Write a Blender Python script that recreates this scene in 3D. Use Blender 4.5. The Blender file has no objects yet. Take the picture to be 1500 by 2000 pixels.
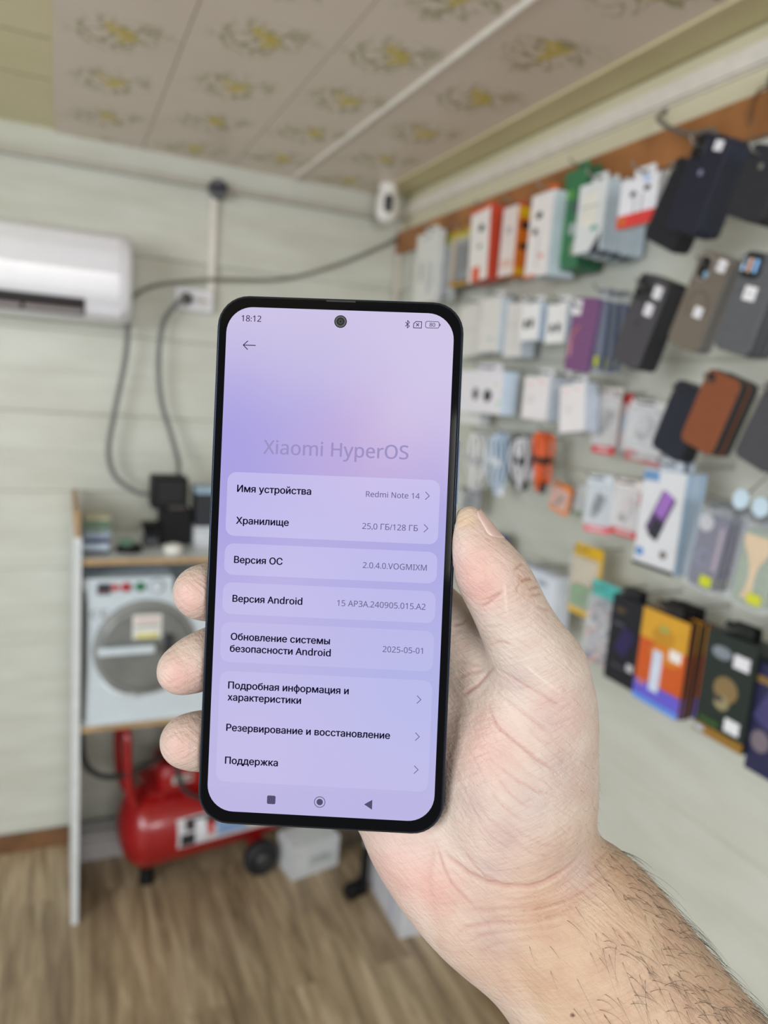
import bpy, bmesh, math, random
import numpy as np
from mathutils import geometry, Vector, Matrix, Euler
S = bpy.context.scene
COL = S.collection
HAND_THUMB = [[41.75,14.93,-2.5,4.24],[42.48,12.3,-2.31,5.03],[43.2,9.67,-2.13,5.83],[44.07,7.19,-2.0,6.58],[45.13,4.94,-1.93,7.31],[46.32,2.83,-1.91,8.01],[47.62,0.75,-2.0,8.62],[48.92,-1.04,-2.22,9.09],[50.33,-2.81,-2.56,9.48],[52.07,-5.43,-3.0,9.83],[54.33,-9.53,-3.56,10.12],[56.94,-14.48,-4.22,10.37],[59.55,-19.27,-5.0,10.78],[62.06,-23.5,-5.93,11.47],[64.57,-27.57,-6.96,12.32],[67.09,-31.63,-8.0,13.16]]
HAND_FINGERS = [([[49.13,-34.78,-24.0,13.42],[45.09,-30.11,-24.3,12.45],[41.05,-25.44,-24.59,11.49],[36.02,-20.04,-25.0,10.72],[29.17,-13.38,-25.78,10.27],[21.32,-5.97,-26.67,10.02],[13.92,1.38,-27.0,9.78],[7.28,8.78,-26.41,9.53],[1.07,16.13,-25.26,9.3],[-4.17,22.42,-24.0,8.99],[-7.96,26.94,-22.74,8.55],[-10.79,30.4,-21.37,8.02],[-13.63,33.85,-20.0,7.49]],1.0),([[35.17,-47.44,-27.0,12.9],[26.26,-40.93,-28.63,12.1],[17.35,-34.43,-30.26,11.3],[7.92,-28.46,-31.0,10.66],[-3.06,-22.94,-30.52,10.29],[-14.57,-17.95,-29.15,10.07],[-24.08,-14.32,-27.0,9.83],[-30.45,-12.7,-23.69,9.47],[-34.83,-12.43,-19.59,9.08],[-38.14,-12.33,-16.0,8.74],[-40.34,-12.05,-13.5,8.47],[-41.48,-11.93,-11.5,8.25],[-42.61,-11.81,-9.5,8.02]],1.0),([[21.82,-62.08,-27.0,12.23],[13.95,-57.37,-29.04,11.7],[6.09,-52.66,-31.07,11.17],[-2.07,-47.87,-32.0,10.71],[-11.3,-42.38,-31.35,10.37],[-20.82,-36.82,-29.59,10.1],[-28.6,-32.98,-27.0,9.83],[-33.48,-31.95,-23.15,9.58],[-36.62,-32.65,-18.46,9.34],[-39.4,-33.64,-14.5,9.02],[-42.18,-34.53,-12.02,8.57],[-44.61,-35.71,-10.26,8.04],[-47.04,-36.88,-8.5,7.5]],1.0),([[13.78,-77.88,-26.0,11.49],[6.46,-75.19,-27.67,10.8],[-0.87,-72.51,-29.33,10.11],[-8.06,-69.87,-30.0,9.58],[-15.42,-67.09,-29.22,9.29],[-22.64,-64.36,-27.44,9.16],[-28.71,-62.27,-25.0,9.06],[-33.07,-61.19,-21.56,9.0],[-36.28,-60.75,-17.44,8.97],[-39.0,-60.41,-14.0,8.84],[-41.3,-60.03,-11.89,8.54],[-43.12,-59.76,-10.44,8.15],[-44.94,-59.48,-9.0,7.76]],1.0)]
HAND_BASE = [([[67.29,-31.84,-9.0,13.22],[66.51,-36.9,-10.07,14.99],[65.73,-41.95,-11.15,16.76],[64.9,-47.01,-12.0,18.3],[63.92,-52.06,-12.5,19.45],[62.9,-57.13,-12.78,20.38],[62.11,-62.22,-13.0,21.34],[61.76,-67.38,-13.2,22.43],[61.65,-72.56,-13.35,23.56],[61.53,-77.75,-13.5,24.68]],0.84,8),([[72.98,-41.14,-13.0,9.18],[72.94,-46.4,-13.3,9.4],[72.89,-51.66,-13.59,9.62],[72.88,-57.06,-14.0,9.88],[72.9,-62.72,-14.59,10.21],[72.96,-68.53,-15.3,10.58],[73.01,-74.33,-16.0,10.96]],0.95,8),([[47.63,-37.66,-25.0,14.68],[46.45,-44.62,-24.96,15.53],[45.27,-51.59,-24.93,16.37],[44.19,-58.59,-25.0,17.28],[43.29,-65.67,-25.26,18.31],[42.49,-72.78,-25.63,19.4],[41.7,-79.89,-26.0,20.49]],0.75,9),([[31.95,-53.11,-28.0,14.01],[30.46,-59.18,-28.11,14.92],[28.96,-65.25,-28.22,15.83],[28.31,-70.85,-28.0,16.82],[28.89,-75.63,-27.26,18.11],[30.31,-79.95,-26.19,19.49],[32.31,-84.33,-25.0,20.43],[34.86,-89.07,-23.74,20.59],[37.98,-93.87,-22.37,20.32],[41.48,-98.41,-21.0,20.08],[45.52,-102.7,-19.52,20.09],[49.94,-106.73,-18.04,20.13],[54.09,-110.05,-17.0,20.06],[57.67,-112.28,-16.7,19.79],[60.99,-113.81,-16.85,19.41],[64.3,-115.33,-17.0,19.04]],0.8,9),([[62.7,-104.53,-16.0,22.62],[67.96,-107.68,-15.67,24.97],[73.22,-110.82,-15.33,27.32],[78.12,-114.42,-15.0,29.1],[82.4,-118.66,-14.7,29.92],[86.31,-123.36,-14.41,30.18],[90.27,-128.31,-14.0,30.42],[94.43,-133.65,-13.56,30.83],[98.65,-139.24,-13.0,31.23],[102.89,-144.59,-12.0,31.58],[106.64,-148.98,-10.74,31.84],[110.42,-153.12,-9.04,32.04],[115.74,-158.64,-6.0,32.32],[123.64,-166.52,-0.89,32.74],[133.08,-175.78,5.56,33.24],[142.52,-185.04,12.0,33.74]],0.78,8)]
KNUCKLE = [[57.72, -0.34, -5.5, 2.62], [61.3, -4.37, -6.0, 2.39], [63.66, -7.77, -6.0, 2.15], [66.52, -13.29, -6.5, 2.55]]
CREASES = [([[51.9,-29.6,-0.9],[53.7,-30.3,1.1],[55.5,-31.1,2.4],[58.4,-32.5,3.7],[60.3,-33.5,4.3],[62.2,-34.4,4.6],[64.0,-35.4,4.8],[66.0,-36.5,4.9],[67.9,-37.6,4.7],[70.0,-38.7,4.3],[73.3,-41.1,3.1]],0.3,0.55,0.55),([[52.7,-36.7,-0.9],[55.2,-38.6,1.4],[57.0,-39.8,2.5],[58.8,-41.0,3.4],[60.7,-42.3,4.0],[62.6,-43.6,4.5],[64.5,-44.8,4.7],[66.4,-46.0,4.8],[68.7,-47.5,4.6]],0.26,0.5,0.5),([[50.3,-40.5,-1.9],[50.5,-43.0,-0.6],[51.6,-44.9,0.8],[52.7,-46.8,2.0],[54.4,-47.9,3.1],[56.1,-49.1,4.0],[57.9,-50.3,4.7],[59.8,-51.6,5.2],[61.8,-53.0,5.6],[63.8,-54.5,5.8],[66.2,-55.8,5.7],[68.5,-57.1,5.5],[71.0,-58.7,4.9]],0.36,0.6,0.7),([[51.8,-56.5,3.8],[53.7,-57.9,4.8],[55.5,-59.2,5.6],[57.3,-60.2,6.1],[59.2,-61.3,6.5],[61.6,-62.4,6.8],[64.0,-63.6,6.9],[66.6,-64.1,6.7],[69.2,-64.7,6.2]],0.26,0.5,0.5),([[52.6,-60.4,4.9],[54.1,-62.3,5.7],[55.6,-64.2,6.4],[57.5,-65.6,6.9],[59.3,-67.0,7.2],[61.2,-68.0,7.4],[63.1,-69.0,7.4]],0.24,0.5,0.45),([[50.8,-65.3,5.0],[52.5,-66.8,5.8],[54.3,-68.4,6.4],[56.5,-69.9,7.0],[58.7,-71.5,7.4],[61.8,-73.2,7.6]],0.24,0.5,0.45),([[47.1,-69.6,3.5],[48.9,-71.4,4.6],[50.8,-73.2,5.5],[53.0,-74.6,6.3],[55.3,-76.1,6.9],[57.1,-77.0,7.3],[59.0,-77.9,7.5]],0.18,0.5,0.35),([[48.7,-75.2,4.6],[50.6,-77.0,5.5],[52.5,-78.9,6.2],[55.1,-80.0,6.7],[57.7,-81.2,7.0]],0.18,0.5,0.35),([[61.1,-45.6,4.6],[63.0,-47.3,5.0],[64.9,-49.0,5.2],[66.9,-50.1,5.1],[68.8,-51.2,4.9]],0.15,0.45,0.3),([[44.2,-85.1,0.2],[45.5,-86.7,0.7],[46.9,-88.5,0.9],[48.8,-90.1,1.4],[50.8,-91.7,1.9],[53.2,-92.3,2.6],[55.7,-93.1,3.2]],0.26,0.6,0.5),([[37.7,-86.5,-3.8],[39.2,-87.9,-3.2],[40.6,-89.3,-2.7],[42.5,-90.3,-1.9],[44.3,-91.2,-1.0],[46.1,-92.2,-0.3],[48.8,-92.8,0.9],[51.6,-93.5,1.9],[54.4,-93.5,2.8],[57.2,-93.6,3.4],[59.5,-93.3,3.8],[61.7,-93.1,4.1],[63.9,-93.0,4.2],[66.2,-92.1,4.3],[68.4,-91.4,4.2],[70.3,-90.2,4.0],[72.2,-89.2,3.7],[74.1,-88.2,3.1],[77.4,-85.9,1.8],[79.5,-83.3,0.5]],0.75,0.9,0.8),([[35.3,-84.2,-4.7],[37.0,-87.7,-4.0],[37.9,-90.1,-3.7],[38.8,-92.6,-3.4],[40.0,-94.6,-2.9],[41.2,-96.6,-2.3],[43.0,-98.1,-1.5],[44.8,-99.5,-0.6],[46.8,-100.9,0.2],[48.7,-102.3,1.1]],0.35,0.6,0.7),([[53.7,-98.5,2.5],[56.2,-98.0,3.1],[58.7,-97.6,3.6],[61.1,-97.3,3.9],[63.9,-96.4,4.2],[66.6,-95.7,4.3],[69.5,-94.5,4.1],[72.4,-93.4,3.7],[74.3,-92.3,3.3],[76.3,-91.4,2.6],[78.3,-90.5,1.8]],0.3,0.6,0.4),([[58.3,-101.3,3.8],[60.5,-100.6,4.2],[62.7,-100.0,4.5],[64.9,-99.4,4.7],[67.3,-98.4,4.8],[69.8,-97.6,4.7],[72.3,-96.8,4.6],[74.3,-95.8,4.2],[76.2,-94.9,3.7],[78.2,-94.0,3.1],[80.3,-93.2,2.3]],0.3,0.6,0.4),([[47.2,-103.4,0.6],[49.7,-102.6,1.4],[52.1,-101.9,2.2],[54.5,-101.2,2.8],[56.9,-100.5,3.4],[59.2,-100.0,3.8],[61.4,-99.5,4.2],[63.7,-99.0,4.5],[66.0,-98.6,4.7],[68.3,-98.2,4.8],[70.3,-97.5,4.8],[72.3,-96.9,4.6],[74.4,-96.3,4.4],[76.5,-95.7,4.0],[78.6,-94.6,3.3],[80.7,-93.5,2.4],[82.9,-92.5,1.3]],0.35,0.7,0.45),([[41.9,-113.8,-2.2],[43.9,-111.2,-0.7],[45.9,-108.7,0.3],[48.6,-107.5,1.3],[51.2,-106.3,2.2],[53.8,-105.1,2.9],[56.2,-104.6,3.6],[58.6,-104.2,4.2],[61.0,-103.7,4.7],[63.5,-103.3,5.2],[65.8,-102.2,5.4],[68.2,-101.2,5.5],[70.6,-100.2,5.6],[73.0,-99.3,5.4],[75.7,-98.0,5.0],[78.4,-96.8,4.4]],0.45,0.8,0.5),([[80.4,-91.1,1.3],[82.7,-89.8,-0.3],[85.1,-88.7,-2.2],[87.3,-87.5,-5.0],[90.0,-86.9,-9.3]],0.25,0.6,0.3),([[45.6,-10.8,4.4],[47.9,-9.2,6.5],[49.9,-7.1,7.5],[51.9,-5.1,7.8]],0.45,0.6,0.8),([[45.1,-8.8,5.1],[48.2,-7.7,7.0],[50.3,-5.9,7.7]],0.3,0.5,0.5),([[48.7,-23.3,-1.5],[51.7,-20.7,4.0],[55.5,-21.2,5.7]],0.22,0.5,0.5),([[47.0,-16.6,1.9],[49.4,-16.7,4.1],[52.8,-15.6,6.1]],0.15,0.5,0.3),([[54.8,0.8,6.5],[57.0,2.3,4.4],[58.2,3.1,2.3]],0.5,0.5,0.6),([[56.9,-2.4,6.3],[59.3,-1.7,4.5],[61.2,-1.6,2.2]],0.7,0.55,0.9),([[56.4,-1.8,6.4],[57.6,-1.0,5.5],[55.9,-0.1,6.2]],0.3,0.4,0.5),([[59.9,-4.7,5.0],[62.3,-4.1,2.3],[63.5,-4.0,0.2]],0.55,0.5,0.7),([[59.9,-6.5,5.4],[62.8,-6.3,3.1],[64.5,-6.1,0.4]],0.6,0.5,0.7),([[61.8,-9.5,5.0],[65.3,-10.7,2.5],[66.8,-10.6,0.5]],0.35,0.5,0.4),([[56.3,-6.0,7.1],[56.1,-4.1,7.0],[57.2,-3.0,6.3]],0.3,0.5,0.3),([[51.7,-29.1,-0.9],[50.0,-32.7,-6.4],[48.7,-34.9,-7.7],[47.2,-36.8,-8.1],[45.0,-38.8,-9.3],[42.7,-40.9,-10.6]],0.5,0.7,0.8),([[39.4,-36.8,-12.9],[41.9,-35.3,-11.5],[44.5,-33.9,-10.4],[47.2,-32.7,-9.6],[49.7,-31.2,-7.4]],0.3,0.6,0.5),([[39.4,-30.3,-12.4],[41.9,-30.5,-11.5],[44.4,-30.7,-10.8],[46.8,-31.0,-10.2],[49.1,-31.0,-8.8]],0.2,0.6,0.4),([[39.0,-19.3,-13.6],[42.4,-18.5,-14.5],[43.8,-17.0,-16.0]],0.45,0.6,0.6),([[39.7,-20.9,-13.2],[42.2,-20.5,-13.5]],0.3,0.5,0.4),([[57.9,-111.5,4.3],[59.0,-113.7,4.6],[60.2,-116.1,4.8],[61.4,-118.5,5.0],[62.4,-120.4,5.1],[63.5,-122.4,5.1],[64.5,-124.3,5.3],[65.6,-126.3,5.4],[66.6,-128.3,5.4],[67.6,-130.3,5.4],[68.6,-132.4,5.4],[69.6,-134.5,5.2]],1.0,5.0,0.0),([[58.8,-95.8,3.5],[61.3,-95.3,3.9],[63.8,-95.0,4.1],[66.3,-94.7,4.2],[68.5,-93.6,4.1],[70.8,-92.5,3.9],[73.1,-91.5,3.4],[75.0,-90.3,2.8],[76.9,-89.2,2.1],[78.8,-88.2,1.1]],0.22,0.5,0.35),([[56.7,-99.5,3.3],[59.4,-98.9,3.8],[62.1,-98.3,4.2],[64.9,-97.9,4.4],[67.3,-97.0,4.5],[69.8,-96.2,4.4],[72.4,-95.4,4.2],[74.7,-94.3,3.7],[77.1,-93.2,3.0],[79.5,-92.3,2.1]],0.22,0.5,0.3),([[50.3,-104.9,1.8],[52.7,-104.1,2.5],[55.1,-103.3,3.2],[57.6,-102.6,3.7],[59.8,-102.2,4.2],[62.0,-101.7,4.6],[64.2,-101.3,4.9],[66.4,-101.0,5.2],[68.6,-100.1,5.3],[70.8,-99.2,5.3],[73.0,-98.4,5.1],[75.3,-97.6,4.9],[77.4,-96.6,4.4],[79.5,-95.7,3.8],[81.7,-94.8,3.0]],0.25,0.5,0.35),([[44.8,-115.4,-1.1],[46.6,-113.4,0.2],[48.5,-111.6,1.2],[50.4,-109.9,2.0],[52.6,-108.9,2.7],[54.8,-108.1,3.3],[57.0,-107.2,3.9],[59.1,-106.4,4.5],[61.2,-105.8,5.0],[63.2,-105.3,5.4],[65.2,-104.8,5.8],[67.2,-104.3,6.1],[69.3,-103.8,6.4],[71.7,-102.8,6.5],[74.2,-101.8,6.4],[76.7,-100.9,6.3]],0.25,0.6,0.35),([[49.3,-115.9,0.8],[51.2,-114.3,1.8],[53.0,-112.8,2.7],[54.9,-111.4,3.4],[57.1,-110.5,4.1],[59.3,-109.6,4.7],[61.4,-108.8,5.3],[63.5,-108.0,5.8],[65.7,-107.2,6.3],[67.8,-106.5,6.7],[70.0,-105.8,7.0],[72.2,-105.1,7.2]],0.18,0.6,0.25),([[82.4,-88.2,-0.9],[85.3,-87.4,-3.3],[88.5,-87.1,-6.8],[91.3,-87.3,-10.9]],0.2,0.5,0.2),([[80.2,-93.6,2.5],[83.2,-92.3,1.1],[86.4,-91.4,-0.9],[89.3,-90.3,-3.4],[92.6,-89.7,-6.8]],0.2,0.5,0.2),([[42.5,-52.7,-5.6],[43.7,-54.1,-3.3],[44.9,-55.5,-1.3],[46.1,-56.9,0.3],[47.3,-58.9,1.8],[48.5,-61.0,3.1],[49.8,-63.1,4.2]],0.12,0.5,0.25),([[40.4,-62.0,-4.5],[41.5,-63.6,-2.4],[42.6,-65.3,-0.7],[43.8,-67.0,0.7],[44.9,-68.8,1.9],[46.0,-70.7,2.9],[47.2,-72.6,3.7],[48.3,-74.5,4.4],[49.5,-76.5,5.0]],0.12,0.5,0.25),([[56.9,-54.8,5.2],[58.4,-56.0,5.7],[59.9,-57.3,6.0],[61.4,-58.7,6.3],[63.4,-59.5,6.4],[65.4,-60.5,6.4],[67.5,-61.4,6.2]],0.12,0.45,0.25),([[55.1,-72.4,6.8],[56.9,-73.6,7.2],[58.6,-74.9,7.5],[60.4,-76.3,7.6],[62.4,-77.2,7.6],[64.5,-78.1,7.5],[66.6,-79.2,7.1],[69.4,-79.7,6.5],[72.2,-80.4,5.4]],0.14,0.5,0.3),([[57.5,-78.0,7.4],[59.6,-79.3,7.5],[61.6,-80.6,7.4],[63.7,-82.1,7.0],[66.9,-82.7,6.5],[70.1,-83.5,5.5]],0.14,0.5,0.3),([[35.8,-84.5,-4.5],[35.5,-87.7,-4.5],[35.3,-90.9,-4.4],[35.0,-94.0,-4.3],[34.7,-97.2,-4.3],[35.2,-100.2,-4.1],[35.8,-103.3,-3.9]],0.25,1.2,0.25)]
SCARS = [([[52.0,-2.5,7.9],[52.4,-5.0,7.8],[52.7,-7.6,7.6],[53.1,-10.2,7.3],[53.4,-12.8,6.9]],0.55),([[59.4,-27.1,5.5],[61.2,-28.4,5.6],[63.0,-29.8,5.6],[64.9,-31.2,5.5],[67.1,-32.7,5.3],[69.3,-34.2,4.9],[71.7,-35.8,4.2]],0.5)]
TINTS = [([43.8,1.0,7.0],9,(0.9,0)),([48.9,-53.3,1.4],11,(0.8,0)),([-44.0,-13.1,-1.7],7,(0.9,0)),([-45.2,-37.6,-1.1],7,(1,0)),([-44.0,-59.6,-1.0],6,(0.7,0)),([25.1,-96.4,-8.1],14,(0.8,0)),([55.9,-86.6,5.3],10,(0.45,0)),([37.9,-99.6,-3.2],8,(0.7,0)),([45.6,-6.5,6.4],6,(0.7,0)),([69.3,-40.7,4.2],7,(0.7,0)),([89.5,-96.8,2.6],26,(0,0.7)),([109.2,-115.9,4.5],30,(0,1)),([85.3,-118.1,10.3],26,(0,0.7)),([72.2,-108.5,7.9],20,(0,0.5)),([39.8,15.1,2.3],4,(-0.4,0.6)),([59.3,-3.1,5.0],5,(0.1,0.4)),([49.2,-113.8,1.2],14,(0.3,0.5))]
BLUES = [([67.8,-43.0,4.4],5),([63.8,-67.5,7.3],7),([52.5,-89.4,3.3],5),([55.3,-77.6,7.0],6),([78.8,-88.9,1.2],8),([53.4,-109.4,2.9],9),([57.7,-32.3,3.4],5),([70.6,-57.2,4.9],6),([45.6,-68.6,2.4],5)]
MOLE = [76.8, -127.0, 9.4]
NAIL = ([45.3, 17.43, -3.0], [49.44, 8.63, -3.0])
UI_TEXT = [('18:12', -30.22, 72.85, 6.07, 0, 'status'), ('Xiaomi HyperOS', -21.82, 32.63, 44.25, -0.2, 'brand'), ('Имя устройства', -29.36, 20.66, 22.65, 1, 'dark'), ('Хранилище', -29.27, 10.88, 16.1, 1, 'dark'), ('Версия ОС', -29.39, -1.09, 14.81, 1, 'dark'), ('Версия Android', -29.38, -13.01, 21.35, 1, 'dark'), ('Обновление системы', -29.43, -24.69, 30.36, 1, 'dark'), ('безопасности Android', -29.56, -28.33, 30.86, 1, 'dark'), ('Подробная информация и', -29.61, -39.62, 36.9, 1, 'dark'), ('характеристики', -29.64, -43.26, 22.48, 1, 'dark'), ('Резервирование и восстановление', -29.66, -52.59, 50.1, 1, 'dark'), ('Поддержка', -29.64, -62.66, 16.18, 1, 'dark'), ('Redmi Note 14', 10.11, 20.77, 16.33, 0, 'value'), ('25,0 ГБ/128 ГБ', 9.39, 10.95, 16.93, 0, 'value'), ('2.0.4.0.VOGMIXM', 10.04, -0.93, 19.46, 0, 'value'), ('15 AP3A.240905.015.A2', 2.67, -12.82, 26.95, 0, 'value'), ('2025-05-01', 17.16, -26.22, 12.2, 0, 'value')]
UI_CARDS = [[-32.48, 26.69, 32.51, 7.16], [-32.41, 4.85, 32.62, -4.77], [-32.47, -7.12, 32.6, -16.81], [-32.52, -19.22, 32.61, -31.54], [-32.35, -34.28, 32.7, -68.16]]
UI_ICONS = {'lens': [0.15, 73.78], 'back': [-27.5, 65.58], 'bt': [20.55, 73.67], 'sim': [23.63, 73.62], 'bat': [28.1, 73.78], 'sq': [-14.98, -73.02], 'ci': [-0.11, -72.92], 'tr': [14.77, -72.9], 'chev': [[28.82, 21.8], [28.8, 11.92], [28.85, -40.2], [28.85, -51.48], [28.89, -61.54]]}
PHONE_ROT = [[0.90254, 0.03284, -0.42936], [-0.42873, 0.16168, -0.88885], [0.04023, 0.9863, 0.16]]
PHONE_POS = [0.07588, 0.20618, 1.54653]
CAM_ROT = [[0.91478, -0.00436, -0.40394], [-0.39657, 0.18062, -0.90006], [0.07689, 0.98354, 0.1635]]
FOCUS = 0.225
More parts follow.
